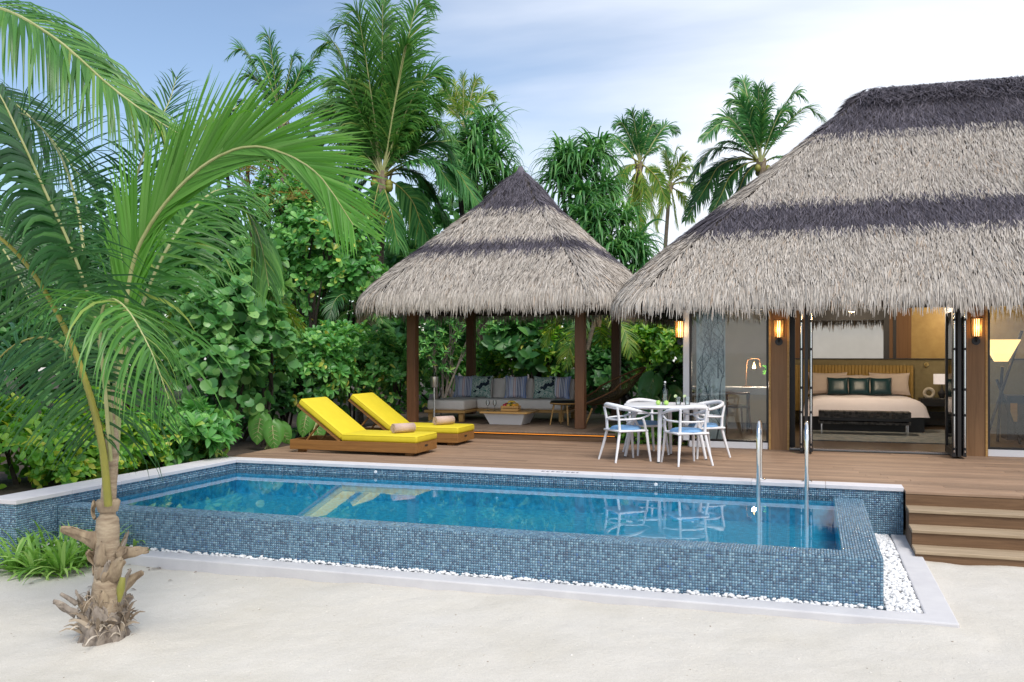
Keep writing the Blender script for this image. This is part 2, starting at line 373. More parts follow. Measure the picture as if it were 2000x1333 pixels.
# ------------------------------------------------------------------ pool
PXL, PXR, PXI, PYF, PYI, PYB = -7.38, 0.51, 0.22, 7.50, 7.76, 10.58
WZ = -0.125; PT = 0.0225
TILE = [(0.0, (0.045, 0.095, 0.16)), (0.10, (0.06, 0.13, 0.21)), (0.35, (0.09, 0.19, 0.28)), (0.6, (0.115, 0.235, 0.335)),
        (0.85, (0.155, 0.29, 0.39)), (0.95, (0.24, 0.39, 0.48)), (1.0, (0.06, 0.16, 0.33))]
M_['tile'] = island('glass_mosaic_tile', TILE, 0.2, 0.3, 55, 0.6, coat=0.5)
M_['grout'] = simple('blue_grey_grout', (0.15, 0.19, 0.24), 0.9, (0.12, 0.14, 0.17), 6, 0.2, 60)
def uw(name, dark, light):
    m, t, b = mat_new(name); b.inputs['Roughness'].default_value = 0.35
    tcn = t.nodes.new('ShaderNodeTexCoord'); ge = t.nodes.new('ShaderNodeNewGeometry')
    mpn = t.nodes.new('ShaderNodeMapping'); mpn.inputs['Scale'].default_value = (1, 1, 1); t.links.new(tcn.outputs['Object'], mpn.inputs[0])
    br = t.nodes.new('ShaderNodeTexBrick'); br.offset = 0; br.inputs['Scale'].default_value = 1.0 / 0.045
    br.inputs['Brick Width'].default_value = 0.5; br.inputs['Row Height'].default_value = 0.5; br.inputs['Mortar Size'].default_value = 0.025
    br.inputs['Color1'].default_value = (*dark, 1); br.inputs['Color2'].default_value = (*light, 1); br.inputs['Mortar'].default_value = (*[x * 1.25 for x in light], 1)
    t.links.new(mpn.outputs[0], br.inputs[0])
    nn = t.nodes.new('ShaderNodeTexNoise'); nn.inputs['Scale'].default_value = 16; nn.inputs['Detail'].default_value = 5; t.links.new(tcn.outputs['Object'], nn.inputs[0])
    rr = ramp(t, [(0.3, (0.55, 0.6, 0.65)), (0.72, (1.3, 1.25, 1.2))]); t.links.new(nn.outputs[0], rr.inputs[0])
    mm = t.nodes.new('ShaderNodeMix'); mm.data_type = 'RGBA'; mm.blend_type = 'MULTIPLY'; mm.inputs[0].default_value = 1
    t.links.new(br.outputs[0], mm.inputs[6]); t.links.new(rr.outputs[0], mm.inputs[7]); t.links.new(mm.outputs[2], b.inputs['Base Color'])
    return m
M_['floor_tile'] = uw('pool_floor_mosaic', (0.022, 0.36, 0.60), (0.06, 0.50, 0.76))
def mosaic(name, o, u, v, lu, lv, parent, pitch=PT, gap=0.0032, lift=0.0035, seed=1):
    o, u, v = np.array(o, float), np.array(u, float), np.array(v, float); n = np.cross(u, v)
    nu, nv = max(1, round(lu / pitch)), max(1, round(lv / pitch)); pu, pv = lu / nu, lv / nv
    I, J = np.meshgrid(np.arange(nu), np.arange(nv)); I = I.ravel()[:, None]; J = J.ravel()[:, None]; k = len(I)
    rg = np.random.default_rng(seed); jit = rg.normal(0, 0.0004, (k, 2)); tl = rg.normal(0, 0.0005, (k, 4))
    c = o + u * ((I + .5) * pu + jit[:, :1]) + v * ((J + .5) * pv + jit[:, 1:])
    hu, hv = (pu - gap) / 2, (pv - gap) / 2; V = []
    for q, (a, bq) in enumerate(((-1, -1), (1, -1), (1, 1), (-1, 1))): V.append(c + u * hu * a + v * hv * bq)
    for q, (a, bq) in enumerate(((-1, -1), (1, -1), (1, 1), (-1, 1))): V.append(c + u * (hu - .0012) * a + v * (hv - .0012) * bq + n * (lift + tl[:, q:q+1]))
    V = np.stack(V, 1).reshape(-1, 3); b0 = (np.arange(k) * 8)[:, None]
    Q = np.concatenate([b0 + np.array(f) for f in ((4,5,6,7), (0,1,5,4), (1,2,6,5), (2,3,7,6), (3,0,4,7))])
    ob = npobj(name, V, Q, M_['tile'], parent); ob['kind'] = 'stuff'; return ob

pool = empty('swimming_pool', ((PXL + PXR) / 2, PYF, -0.5), 0, 'long blue mosaic infinity pool with overflowing front edge beside the deck', 'pool')
bpy.context.view_layer.update(); PI_ = pool.matrix_world.inverted()
def pp(name, mb, mat, smooth=None):
    o = mb.build(name, mat, pool, smooth); o.matrix_parent_inverse = PI_; return o
LZ = WZ - 0.0012; FZ = -0.44
b_ = MB().box(PXL, PXI, PYI, PYB, FZ - 0.1, FZ); pp('pool_floor', b_, M_['floor_tile'])
b_ = MB().box(PXL + 0.001, PXL + 0.006, PYI + .006, PYB - .006, FZ, -0.172); b_.box(PXL + .001, PXI - .001, PYB - 0.006, PYB - 0.001, FZ, -0.172)
b_.box(PXL + .001, PXI - .001, PYI + 0.001, PYI + 0.006, FZ, LZ - 0.004); b_.box(PXI - 0.006, PXI - .001, PYI + .006, PYB - .006, FZ, LZ - 0.004); pp('inner_lining', b_, M_['floor_tile'])
b_ = MB().box(PXL, PXR, PYF, PYI, -0.95, LZ - 0.003); b_.box(PXI, PXR, PYI, PYB, -0.95, LZ - 0.003); pp('overflow_wall', b_, M_['grout'])
b_ = MB().box(PXL - 0.36, 0.92, PYB, PYB + 0.26, -0.95, -0.032); pp('back_wall', b_, M_['grout'])
b_ = MB().box(PXL - 0.36, PXL, 6.98, PYB, -0.95, -0.032); pp('side_wall', b_, M_['grout'])
for i, ms in enumerate([((PXL, PYF, -0.62), (1,0,0), (0,0,1), PXR - PXL, 0.62 + LZ), ((PXL, PYF, LZ), (1,0,0), (0,1,0), PXR - PXL, PYI - PYF),
           ((PXI, PYI, LZ), (1,0,0), (0,1,0), PXR - PXI, PYB - PYI), ((PXL, PYB, -0.17), (1,0,0), (0,0,1), PXR - PXL, 0.135),
           ((PXR + 0.001, PYB, -0.60), (1,0,0), (0,0,1), 0.41, 0.568), ((PXL, 6.98, -0.7), (0,1,0), (0,0,1), PYF - 6.98, 0.668), ((PXL, PYF, -0.17), (0,1,0), (0,0,1), PYB - PYF, 0.138),
           ((PXL - 0.36, 6.98, -0.7), (1,0,0), (0,0,1), 0.36, 0.668), ((PXR, PYF, -0.62), (0,1,0), (0,0,1), PYB - PYF, 0.62 + LZ)]):
    o = mosaic('mosaic_tiles', *ms, pool, seed=20 + i); o.matrix_parent_inverse = PI_
# coping slabs: pale stone, each slab a piece with a hairline joint
def slab(x0, x1, y0, y1, z0=-0.032, z1=0.012):
    pp('coping_slab', MB().rbox(x0, x1, y0, y1, z0, z1, 0.004, 1), M_['coping'], 30)
x = PXL + 0.02 - 0.36
cuts = np.linspace(PXL - 0.38, 0.925, 12)
for i in range(11): slab(cuts[i] + 0.0015, cuts[i+1] - 0.0015, PYB - 0.02, PYB + 0.235)
cy_ = np.linspace(6.96, PYB - 0.022, 6)
for i in range(5): slab(PXL - 0.38, PXL + 0.02, cy_[i] + 0.0015, cy_[i+1] - 0.0015)
# worn dark lettering strip on the coping
mk = MB()
for i, wdt in enumerate((0.05, 0.04, 0.045, 0.06, 0.03, 0.05, 0.05, 0.03)):
    x0 = -3.12 + i * 0.062; mk.box(x0, x0 + wdt * 0.8, PYB + 0.055, PYB + 0.075, 0.0125, 0.0135)
    mk.box(x0, x0 + 0.012, PYB + 0.055, PYB + 0.12, 0.0125, 0.0136); mk.box(x0 + 0.008, x0 + wdt * 0.8, PYB + 0.1, PYB + 0.115, 0.0125, 0.0134)
pp('depth_marking', mk, simple('marking_ink', (0.10, 0.10, 0.15), 0.8))
# round return fittings on the back wall under the coping, drain plate on the floor
for x in (-5.3, -1.72):
    pp('return_fitting', MB().lathe([(0.0, 0.01), (0.016, 0.01), (0.022, 0.0)], 16, T3(x, PYB - 0.006, -0.075) @ RX(math.pi / 2)), M_['white'], 40)
pp('floor_drain', MB().lathe([(0.16, 0.0), (0.16, 0.012), (0.13, 0.02), (0.0, 0.02)], 20, T3(-3.45, 9.0, FZ)), M_['white'], 40)
# water
M_['water'] = glassy('pool_water', (0.84, 0.97, 0.99), 0.0, 1.46, 0.0, (5.0, 0.03))
water = MB().grid(lambda u, v: (PXL + u * (PXR - PXL), PYF - 0.001 + v * (PYB - PYF), WZ), 40, 16).build('pool_water', M_['water'])
tag(water, 'still blue water filling the mosaic pool to its rim', None, None, 'structure')

# --- ladder rails
for i, (x, lb) in enumerate(((-0.56, 'polished steel pool grab rail, the one nearer the dining table'), (-0.06, 'polished steel pool grab rail, the one nearer the bedroom doorway'))):
    e = empty('pool_grab_rail', (x, 10.72, 0), 0, lb, 'grab rail', 'pool grab rails')
    R = 0.2; pts = [(0, 0, 0.012), (0, 0, 0.3), (0, -0.005, 0.46)]
    for k in range(0, 11):
        a = math.pi * k / 10; pts.append((0, -0.2 + 0.2 * math.cos(a) - 0.005, 0.50 + 0.185 * math.sin(a)))
    pts += [(0, -0.41, 0.3), (0, -0.405, 0.0), (0, -0.40, -0.30), (0, -0.39, -0.42)]
    MB().tube(pts, 0.023, 14).build('rail_tube', M_['chrome'], e, 40)
    MB().lathe([(0.0, 0.0125), (0.058, 0.0125), (0.058, 0.02), (0.05, 0.028), (0.03, 0.03), (0.0, 0.03)], 18).build('flange', M_['chrome'], e, 40)

# --- kerb of cast concrete and white pebble strip
kerb = MB().prism([(-9.2, 7.22), (1.0, 7.22), (1.0, 10.56), (0.79, 10.56), (0.79, 7.44), (-9.2, 7.44)], -0.85, -0.49).build('pool_kerb', M_['kerb'])
bv = kerb.modifiers.new('bevel', 'BEVEL'); bv.width = 0.012; bv.segments = 2
tag(kerb, 'low pale concrete kerb framing the white pebble strip round the pool', 'kerb')
pb = MB().box(-9.0, 0.50, 7.441, 7.499, -0.9, -0.53); pb.box(PXR + 0.006, 0.789, 7.441, 10.57, -0.9, -0.53)
pbed = pb.build('pebble_bed', simple('crushed_white_stone', (0.7, 0.7, 0.7), 0.9, (0.5, 0.5, 0.5), 60, 0.8, 90)); tag(pbed, None, None, None, 'structure')
bm = bmesh.new(); bmesh.ops.create_icosphere(bm, subdivisions=1, radius=1); bm.verts.index_update()
IV = np.array([v.co[:] for v in bm.verts]); IF = np.array([[v.index for v in f.verts] for f in bm.faces]); bm.free()
def pebbles(name, P, smin, smax, mat, flat=0.6, seed=3, parent=None):
    rg = np.random.default_rng(seed); n = len(P); s = rg.uniform(smin, smax, (n, 1, 1)) * np.stack([rg.uniform(.75, 1.3, n), rg.uniform(.75, 1.1, n), rg.uniform(flat*.8, flat*1.2, n)], 1)[:, None, :]
    a = rg.uniform(0, 6.28, n); tl = rg.normal(0, .35, n)
    v = IV[None] * s
    c, s_ = np.cos(tl)[:, None], np.sin(tl)[:, None]; y, z = v[..., 1]*c - v[..., 2]*s_, v[..., 1]*s_ + v[..., 2]*c
    c, s_ = np.cos(a)[:, None], np.sin(a)[:, None]; x, y = v[..., 0]*c - y*s_, v[..., 0]*s_ + y*c
    V = np.stack([x, y, z], -1) + np.asarray(P)[:, None, :]
    Q = (IF[None] + (np.arange(n) * len(IV))[:, None, None]).reshape(-1, 3)
    return npobj(name, V.reshape(-1, 3), Q, mat, parent, True)
rg = np.random.default_rng(5)
P1 = np.stack([rg.uniform(PXR + .02, .775, 2600), rg.uniform(7.45, 10.52, 2600), rg.uniform(-.525, -.492, 2600)], 1)
P2 = np.stack([rg.uniform(-9, .5, 1500), rg.uniform(7.452, 7.49, 1500), rg.uniform(-.52, -.478, 1500)], 1)
M_['pebble'] = island('white_pebble', [(0, (0.62, 0.62, 0.63)), (0.5, (0.78, 0.78, 0.79)), (1, (0.84, 0.84, 0.85))], 0.6)
tag(pebbles('pebbles', np.concatenate([P1, P2]), 0.013, 0.026, M_['pebble']), 'loose white pebbles between the pool wall and the kerb', 'pebbles', None, 'stuff')

tag(pebbles('coral_bits', SANDBITS, 0.003, 0.009, island('coral_bit', [(0, (0.25, 0.2, 0.15)), (0.3, (0.5, 0.46, 0.4)), (1, (0.75, 0.72, 0.68))], 0.9), 0.5, 8), 'tiny bits of coral and shell scattered over the sand', 'coral bits', None, 'stuff')
# ------------------------------------------------------------------ deck of reeded boards, each board a piece
deck = empty('deck', (0, 0, 0)); tag(deck, 'broad terrace deck of weathered brown boards between pool and villa', 'deck', None, 'structure')
def plank(x0, x1, y0, y1, parent, mat, z=0.0, th=0.028, g=2):
    w = y1 - y0; pr = [(y0, -th), (y0, -0.003), (y0 + 0.004, 0)]
    for k in range(g):
        c = y0 + w * (k + 1) / (g + 1); pr += [(c - 0.007, 0), (c - 0.004, -0.006), (c + 0.004, -0.006), (c + 0.007, 0)]
    pr += [(y1 - 0.004, 0), (y1, -0.003), (y1, -th)]
    n = len(pr); L = x1 - x0
    vs = [(-L/2, a - (y0+y1)/2, b2) for a, b2 in pr] + [(L/2, a - (y0+y1)/2, b2) for a, b2 in pr]
    fs = [(i, n+i, n+i+1, i+1) for i in range(n-1)] + [list(range(n)), [n+i for i in range(n)][::-1]]
    return MB().add(vs, fs).build('plank', mat, parent, None, ((x0+x1)/2, (y0+y1)/2, z))
py = PYB + 0.245; row = 0; pit = 0.1395
while py < 14.5:
    y1 = min(py + pit - 0.012, 14.5)
    x = -7.75; off = (row * 0.83) % 2.2; xe = -2.95 if py > 14.37 else 6.2
    first = True
    while x < xe - 0.05:
        L = (2.2 - off + 0.3) if first else 2.2 + 0.2 * ((row * 7) % 3); first = False
        x1 = min(x + L, xe); x1 = xe if xe - x1 < 0.5 else x1
        plank(x, x1 - 0.004, py, y1, deck, M_['plank'], rnd.uniform(-0.0012, 0.0012)); x = x1
    py += pit; row += 1
for k, y0 in enumerate((10.395, 10.395 + pit, 10.395 + 2 * pit)):
    ye = min(y0 + pit - 0.012, PYB + 0.242); x = 0.927
    for L in ((1.9, 2.4, 1.0) if k % 2 else (1.1, 2.3, 1.9)): plank(x, x + L - 0.004, y0, ye, deck, M_['plank']); x += L
MB().box(-7.75, 6.2, 10.9, 14.45, -0.07, -0.034).build('void_shade_sheet', M_['black'], deck)  # one black sheet stands in for the dark void under the boards
# --- steps from the deck down to the sand
steps = empty('deck_steps', (0, 0, 0), 0, 'wide brown timber steps leading from deck down to sand beside pool', 'steps')
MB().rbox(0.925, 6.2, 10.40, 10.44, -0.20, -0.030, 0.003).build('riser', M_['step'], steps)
for k in range(3):
    z = -0.145 * (k + 1); yn = 10.09 - 0.31 * k
    for q in range(2):
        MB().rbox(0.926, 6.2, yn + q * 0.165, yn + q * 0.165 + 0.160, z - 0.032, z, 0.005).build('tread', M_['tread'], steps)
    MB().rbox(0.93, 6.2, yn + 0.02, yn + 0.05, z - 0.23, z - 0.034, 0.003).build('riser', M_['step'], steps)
MB().box(0.935, 1.0, 9.55, 10.40, -0.8, -0.47).build('stringer', M_['step'], steps)
MB().prism([(9.87, -0.75), (10.40, -0.75), (10.40, -0.18), (10.13, -0.18), (10.13, -0.33), (9.87, -0.33)], 0.0, 0.03,
           Matrix(((0,0,1,0.9285),(1,0,0,0),(0,1,0,0),(0,0,0,1)))).build('stringer', M_['step'], steps)

# ------------------------------------------------------------------ raised pavilion floor with a warm strip light under its nose
PLX0, PLX1, PLY0, PLY1, PLZ = -7.45, -2.98, 14.50, 18.95, 0.145
plat = empty('pavilion_platform', (0, 0, 0)); tag(plat, 'low raised brown platform of the thatched pavilion with glowing strip under its edge', 'platform', None, 'structure')
MB().box(PLX0 + 0.03, PLX1 - 0.03, PLY0 + 0.06, PLY1, -0.1, PLZ - 0.032).build('base', M_['black'], plat)
npl = 32; pw = (PLX1 - PLX0) / npl
for i in range(npl):
    o = plank(0, PLY1 - PLY0 - 0.10, 0, pw - 0.005, plat, M_['platform'], 0, 0.028, 2)
    o.rotation_euler = (0, 0, math.pi / 2); o.location = (PLX0 + pw * (i + .5), (PLY0 + PLY1) / 2 + 0.05, PLZ)
MB().rbox(PLX0, PLX1, PLY0, PLY0 + 0.095, PLZ - 0.03, PLZ + 0.001, 0.004).build('nosing_board', M_['platform'], plat)
MB().rbox(PLX0 + 0.02, PLX1 - 0.02, PLY0 + 0.035, PLY0 + 0.055, -0.02, PLZ - 0.07, 0.003).build('fascia_board', M_['step'], plat)
MB().box(PLX0 + 0.05, PLX1 - 0.05, PLY0 + 0.036, PLY0 + 0.046, PLZ - 0.052, PLZ - 0.042).build('strip_light', glow('amber_strip', (1.0, 0.34, 0.04), 0.8), plat)

# ================================================================== thatched roofs
TH_L = [(0, (0.27, 0.235, 0.205)), (0.15, (0.37, 0.33, 0.29)), (0.5, (0.47, 0.425, 0.375)), (0.85, (0.54, 0.49, 0.44)), (0.96, (0.63, 0.58, 0.53)), (1, (0.42, 0.32, 0.24))]
TH_D = [(0, (0.045, 0.039, 0.05)), (0.4, (0.085, 0.077, 0.095)), (0.8, (0.13, 0.118, 0.145)), (1, (0.19, 0.17, 0.20))]
M_['thatch'] = island('pale_thatch', TH_L, 0.8, 0, spec=0.2, big=(0.9, 0.35))
M_['thatch_dark'] = island('dark_thatch', TH_D, 0.75, 0, spec=0.25, big=(1.1, 0.5))
M_['under'] = simple('thatch_underlay', (0.12, 0.10, 0.085), 0.95, (0.07, 0.058, 0.05), 20, 0.5, 60)
class Roof:
    """hip roof over a ridge from (x0,y) to (x1,y); profile = (run out, height) pairs from ridge to hanging fringe"""
    def __init__(s, x0, x1, y, prof, rho=0.22):
        s.x0, s.x1, s.y, s.rho = x0, x1, y, rho
        p = np.array(prof, float); tt = np.linspace(0, len(p) - 1, 200)
        s.pu = np.interp(tt, np.arange(len(p)), p[:, 0]); s.pz = np.interp(tt, np.arange(len(p)), p[:, 1])
        for _ in range(6): s.pu[1:-1] = (s.pu[:-2] + s.pu[2:] + 2*s.pu[1:-1]) / 4; s.pz[1:-1] = (s.pz[:-2] + s.pz[2:] + 2*s.pz[1:-1]) / 4
        s.sl = np.concatenate([[0], np.cumsum(np.hypot(np.diff(s.pu), np.diff(s.pz)))]); s.S = s.sl[-1]
    def at(s, q):
        q = np.clip(q, 0, s.S); return np.interp(q, s.sl, s.pu), np.interp(q, s.sl, s.pz)
    def nrm(s, q):
        u0, z0 = s.at(q - .03); u1, z1 = s.at(q + .03); du, dz = u1 - u0, z1 - z0; l = np.hypot(du, dz) + 1e-9
        return -dz / l, du / l                                       # outward, up
    def place(s, side, w, q):
        """side 0 front(-Y) 1 left(-X) 2 back 3 right, 4..7 corners; w lateral coordinate (metres along face, or 0..1 of the corner arc)"""
        u, z = s.at(q); r = s.rho * u
        if side == 0: return np.stack([w, s.y - u, z], -1), np.stack([0*w, -1+0*w, 0*w], -1)
        if side == 2: return np.stack([w, s.y + u, z], -1), np.stack([0*w, 1+0*w, 0*w], -1)
        if side == 1: return np.stack([s.x0 - u, s.y + w, z], -1), np.stack([-1+0*w, 0*w, 0*w], -1)
        if side == 3: return np.stack([s.x1 + u, s.y + w, z], -1), np.stack([1+0*w, 0*w, 0*w], -1)
        a0 = {4: math.pi, 5: 1.5*math.pi, 6: 0.0, 7: 0.5*math.pi}[side]; a = a0 + w * math.pi / 2
        cx = np.where(np.cos(a0 + .7) < 0, s.x0 - u + r, s.x1 + u - r); cyy = np.where(np.sin(a0 + .7) < 0, s.y - u + r, s.y + u - r)
        return np.stack([cx + r*np.cos(a), cyy + r*np.sin(a), z], -1), np.stack([np.cos(a), np.sin(a), 0*w], -1)
    def base(s, name, parent, back=True):
        qs = np.linspace(0, s.S - .12, 26); ring = []
        for q in qs:
            u, _ = s.at(q); r = s.rho * u; L = []
            def arc(side): 
                for w in np.linspace(0, 1, 5): L.append(s.place(side, np.array(w), np.array(q))[0])
            arc(4); arc(5); arc(6); arc(7); ring.append(np.array(L))
        V = np.concatenate(ring); n = 20; Q = []
        for j in range(len(qs) - 1):
            for i in range(n): Q.append((j*n+i, j*n+(i+1) % n, (j+1)*n+(i+1) % n, (j+1)*n+i))
        V[:, 2] -= 0.03
        return npobj(name, V, np.array(Q), M_['under'], parent, True)
    def strands(s, sides, qa, qb, row, gap, L, width, seed, lim=(-99, 99), lift=0.024, messy=0.85, minq=0):
        rg = np.random.default_rng(seed); VV = []; qs = np.arange(qa, qb, row)
        for side in sides:
            for q in qs:
                u, _ = s.at(q); r = s.rho * u
                if side in (0, 2): lo, hi = max(s.x0 - u + r, lim[0]), min(s.x1 + u - r, lim[1])
                elif side in (1, 3): lo, hi = -u + r, u - r
                else: lo, hi = 0, 1
                ln = (hi - lo) if side < 4 else r * math.pi / 2
                n = int(ln / gap) + (1 if rg.random() < (ln / gap) % 1 else 0)
                if n <= 0: continue
                w = rg.uniform(lo, hi, n); q0 = q + rg.uniform(-row, row, n) * 0.8; ll = L * rg.uniform(.6, 1.25, n)
                slant = rg.normal(0, .10 * messy, n) + 0.08 * messy * np.sin(w * 2.3 + q * 3); pts = []; lf0 = rg.uniform(0.0, 0.03, n); lf1 = lift * rg.uniform(.2, 1.5, n)
                tw = rg.uniform(-.7, .7, n); curl = rg.normal(0, .12 * messy, n)
                for k in range(4):
                    f = k / 3; qq = q0 + ll * f
                    over = np.maximum(qq - s.S, 0)
                    P, o = s.place(side, w, np.minimum(qq, s.S)); nu, nz_ = s.nrm(np.minimum(qq, s.S))
                    lat = np.stack([-o[:, 1], o[:, 0], 0*w], -1)
                    nn = o * nu[:, None] + np.array([0, 0, 1.0]) * nz_[:, None]
                    P = P + nn * (lf0 + lf1 * f)[:, None] + lat * (ll * f * (slant + curl * f))[:, None]
                    P[:, 2] -= over
                    wd_ = width * (1.0, 1.0, .85, .25)[k] * (0.7 + 0.6 * ((tw + .7) / 1.4))
                    wv = lat * np.cos(tw)[:, None] + nn * np.sin(tw)[:, None]
                    pts.append(P - wv * wd_[:, None] / 2); pts.append(P + wv * wd_[:, None] / 2)
                VV.append(np.stack(pts, 1))
        V = np.concatenate(VV); n = len(V); b0 = (np.arange(n) * 8)[:, None]
        Q = np.concatenate([b0 + np.array(f) for f in ((0,1,3,2), (2,3,5,4), (4,5,7,6))])
        return V.reshape(-1, 3), Q
def thatch(roof, parent, bands, sides, lim=(-99, 99), seed=1, row=0.075, gap=0.021, L=0.21, width=0.0115):
    """bands: list of (q0, q1, dark?)"""
    for dark in (False, True):
        Vs, Qs, off = [], [], 0
        for i, (qa, qb, dk) in enumerate(bands):
            if dk != dark: continue
            V, Q = roof.strands(sides, qa, qb, row, gap, L, width * (1.0 if not dk else 0.8), seed + i, lim, messy=1.0 if not dk else 1.7)
            Vs.append(V); Qs.append(Q + off); off += len(V)
        if Vs: npobj('dark_thatch' if dark else 'pale_thatch', np.concatenate(Vs), np.concatenate(Qs), M_['thatch_dark' if dark else 'thatch'], parent)['kind'] = 'stuff'

# ------------------------------------------------------------------ pavilion
pav = empty('thatched_pavilion', (-5.35, 16.85, PLZ), 0, 'small open pavilion with pointed thatched roof on four dark posts', 'pavilion')
def rel(o, parent):
    o.parent = parent; o.matrix_parent_inverse = Matrix.Translation(parent.location).inverted(); return o
prf = empty('roof', (0, 0, 0)); rel(prf, pav)
PR = Roof(-5.35, -5.35, 16.85, [(0.0, 4.98), (0.35, 4.62), (0.62, 4.25), (1.2, 3.66), (1.9, 2.98), (2.22, 2.64), (2.38, 2.42), (2.42, 2.26), (2.42, 2.17)], 0.21)
PR.base('underlay', prf)
Sp = PR.S
thatch(PR, prf, [(0.0, 1.22, True), (1.12, 2.05, False), (1.98, 2.46, True), (2.38, Sp - 0.2, False)], (0, 1, 3, 4, 5, 6), seed=50, row=0.05, gap=0.0105)
thatch(PR, prf, [(0.0, 1.22, True), (1.12, 2.05, False), (1.98, 2.46, True), (2.38, Sp - 0.2, False)], (2, 7), seed=90, row=0.11, gap=0.045)
V, Q = PR.strands((0, 1, 2, 3, 4, 5, 6, 7), Sp - 0.34, Sp - 0.14, 0.04, 0.016, 0.25, 0.0155, 71, lift=0.02, messy=0.45)
npobj('eave_fringe', V, Q, M_['thatch'], prf)['kind'] = 'stuff'
MB().lathe([(0.0, 5.04), (0.04, 5.035), (0.06, 4.99), (0.10, 4.91), (0.16, 4.78)], 12, T3(-5.35, 16.85, 0)).build('finial_cap', M_['thatch_dark'], prf, 40)
for (x, y) in ((-6.92, 15.3), (-3.78, 15.3), (-6.92, 18.3), (-3.78, 18.3)):
    rel(MB().rbox(x - .085, x + .085, y - .085, y + .085, PLZ, 2.55, 0.008).build('post', M_['post']), pav)
for a in ((-7.0, -3.7, 15.24, 15.36), (-7.0, -3.7, 18.24, 18.36)):
    rel(MB().box(a[0], a[1], a[2], a[3], 2.36, 2.54).build('beam', M_['post']), pav)
for a in ((-6.98, -6.86), (-3.84, -3.72)):
    rel(MB().box(a[0], a[1], 15.361, 18.239, 2.36, 2.54).build('beam', M_['post']), pav)

# ------------------------------------------------------------------ villa
VX0, VX1, VYF, VYB, VZ = -1.80, 6.6, 14.30, 19.85, 0.03
villa = empty('thatched_villa', (2.0, VYF, 0), 0, 'large villa with broad banded thatched roof and open glazed bedroom front', 'building')
vrf = rel(empty('roof', (0, 0, 0)), villa)
VR = Roof(0.90, 4.2, 16.80, [(0.0, 5.95), (0.18, 5.80), (0.5, 5.44), (1.2, 4.74), (2.3, 3.70), (3.15, 2.90), (3.48, 2.55), (3.66, 2.30), (3.73, 2.13), (3.73, 2.05)], 0.13)
VR.base('underlay', vrf)
vb = [(0.0, 1.42, True), (1.30, 3.18, False), (3.10, 3.98, True), (3.88, VR.S - 0.22, False)]
thatch(VR, vrf, vb, (0, 1, 4, 5), (-9, 4.6), 120, row=0.05, gap=0.0105)
thatch(VR, vrf, vb, (2, 3, 6, 7), (-9, 9), 160, row=0.14, gap=0.06, L=0.35, width=0.04)
V, Q = VR.strands((0, 1, 2, 4, 5), VR.S - 0.36, VR.S - 0.14, 0.04, 0.016, 0.25, 0.0155, 199, (-9, 7), lift=0.02, messy=0.45)
npobj('eave_fringe', V, Q, M_['thatch'], vrf)['kind'] = 'stuff'
# shaggy ridge roll combed over the top
V, Q = VR.strands((0,), 0.0, 0.30, 0.03, 0.012, 0.40, 0.013, 200, (-9, 4.6), lift=0.10, messy=2.6)
npobj('ridge_thatch', V, Q, M_['thatch_dark'], vrf)['kind'] = 'stuff'
V, Q = VR.strands((4, 1), 0.0, 0.26, 0.03, 0.006, 0.34, 0.013, 201, (-9, 4.6), lift=0.08, messy=2.2)
npobj('ridge_thatch', V, Q, M_['thatch_dark'], vrf)['kind'] = 'stuff'
MB().tube([(0.92, 16.8, 5.80), (1.1, 16.8, 5.86), (2.5, 16.8, 5.87), (4.2, 16.8, 5.82)], [0.05, 0.09, 0.09, 0.06], 10).build('ridge_roll', M_['under'], vrf, 60)

M_['in_floor'] = wood('bedroom_floor', (0.07, 0.045, 0.03), (0.13, 0.085, 0.055), 0.35, 1, 2.0, 0.05)
M_['ceil'] = simple('dark_soffit', (0.035, 0.025, 0.02), 0.8, (0.02, 0.015, 0.012), 6)
M_['gold'] = simple('gold_wall_paper', (0.42, 0.29, 0.10), 0.6, (0.34, 0.22, 0.07), 7, 0.3, 25)
M_['olive'] = simple('olive_wall_panel', (0.22, 0.18, 0.085), 0.7, (0.18, 0.145, 0.065), 12)
M_['brown_pan'] = wood('brown_wall_panel', (0.14, 0.065, 0.022), (0.20, 0.10, 0.035), 0.5, 2, 1.5, 0.05)
M_['cream'] = simple('cream_plaster', (0.62, 0.60, 0.55), 0.8, (0.57, 0.55, 0.50), 4)
def vp(name, mb, mat, smooth=None): return rel(mb.build(name, mat, None, smooth), villa)
vp('floor', MB().box(VX0, VX1, VYF + 0.02, VYB, -0.06, VZ), M_['in_floor'])
vp('ceiling', MB().box(VX0 - 0.05, VX1, VYF - 0.10, VYB + 0.2, 2.36, 2.44), M_['ceil'])
vp('soffit_beam', MB().box(VX0 - 0.06, VX1, VYF - 0.11, VYF + 0.11, 2.10, 2.36), M_['dark_frame'])
vp('soffit_beam', MB().box(VX0 - 0.06, VX0 + 0.1, VYF + 0.11, VYB, 2.10, 2.36), M_['dark_frame'])
# outer wall pillars with pale trims
for x0, x1 in ((-0.62, -0.33), (2.03, 2.32)):
    vp('pillar', MB().rbox(x0, x1, VYF - 0.08, VYF + 0.12, -0.02, 2.12, 0.006), M_['pillar'])
    for xa in (x0 - 0.002, x1 - 0.028): vp('pillar_trim', MB().rbox(xa, xa + 0.03, VYF - 0.098, VYF - 0.081, -0.02, 2.12, 0.003), M_['pale_teak'])
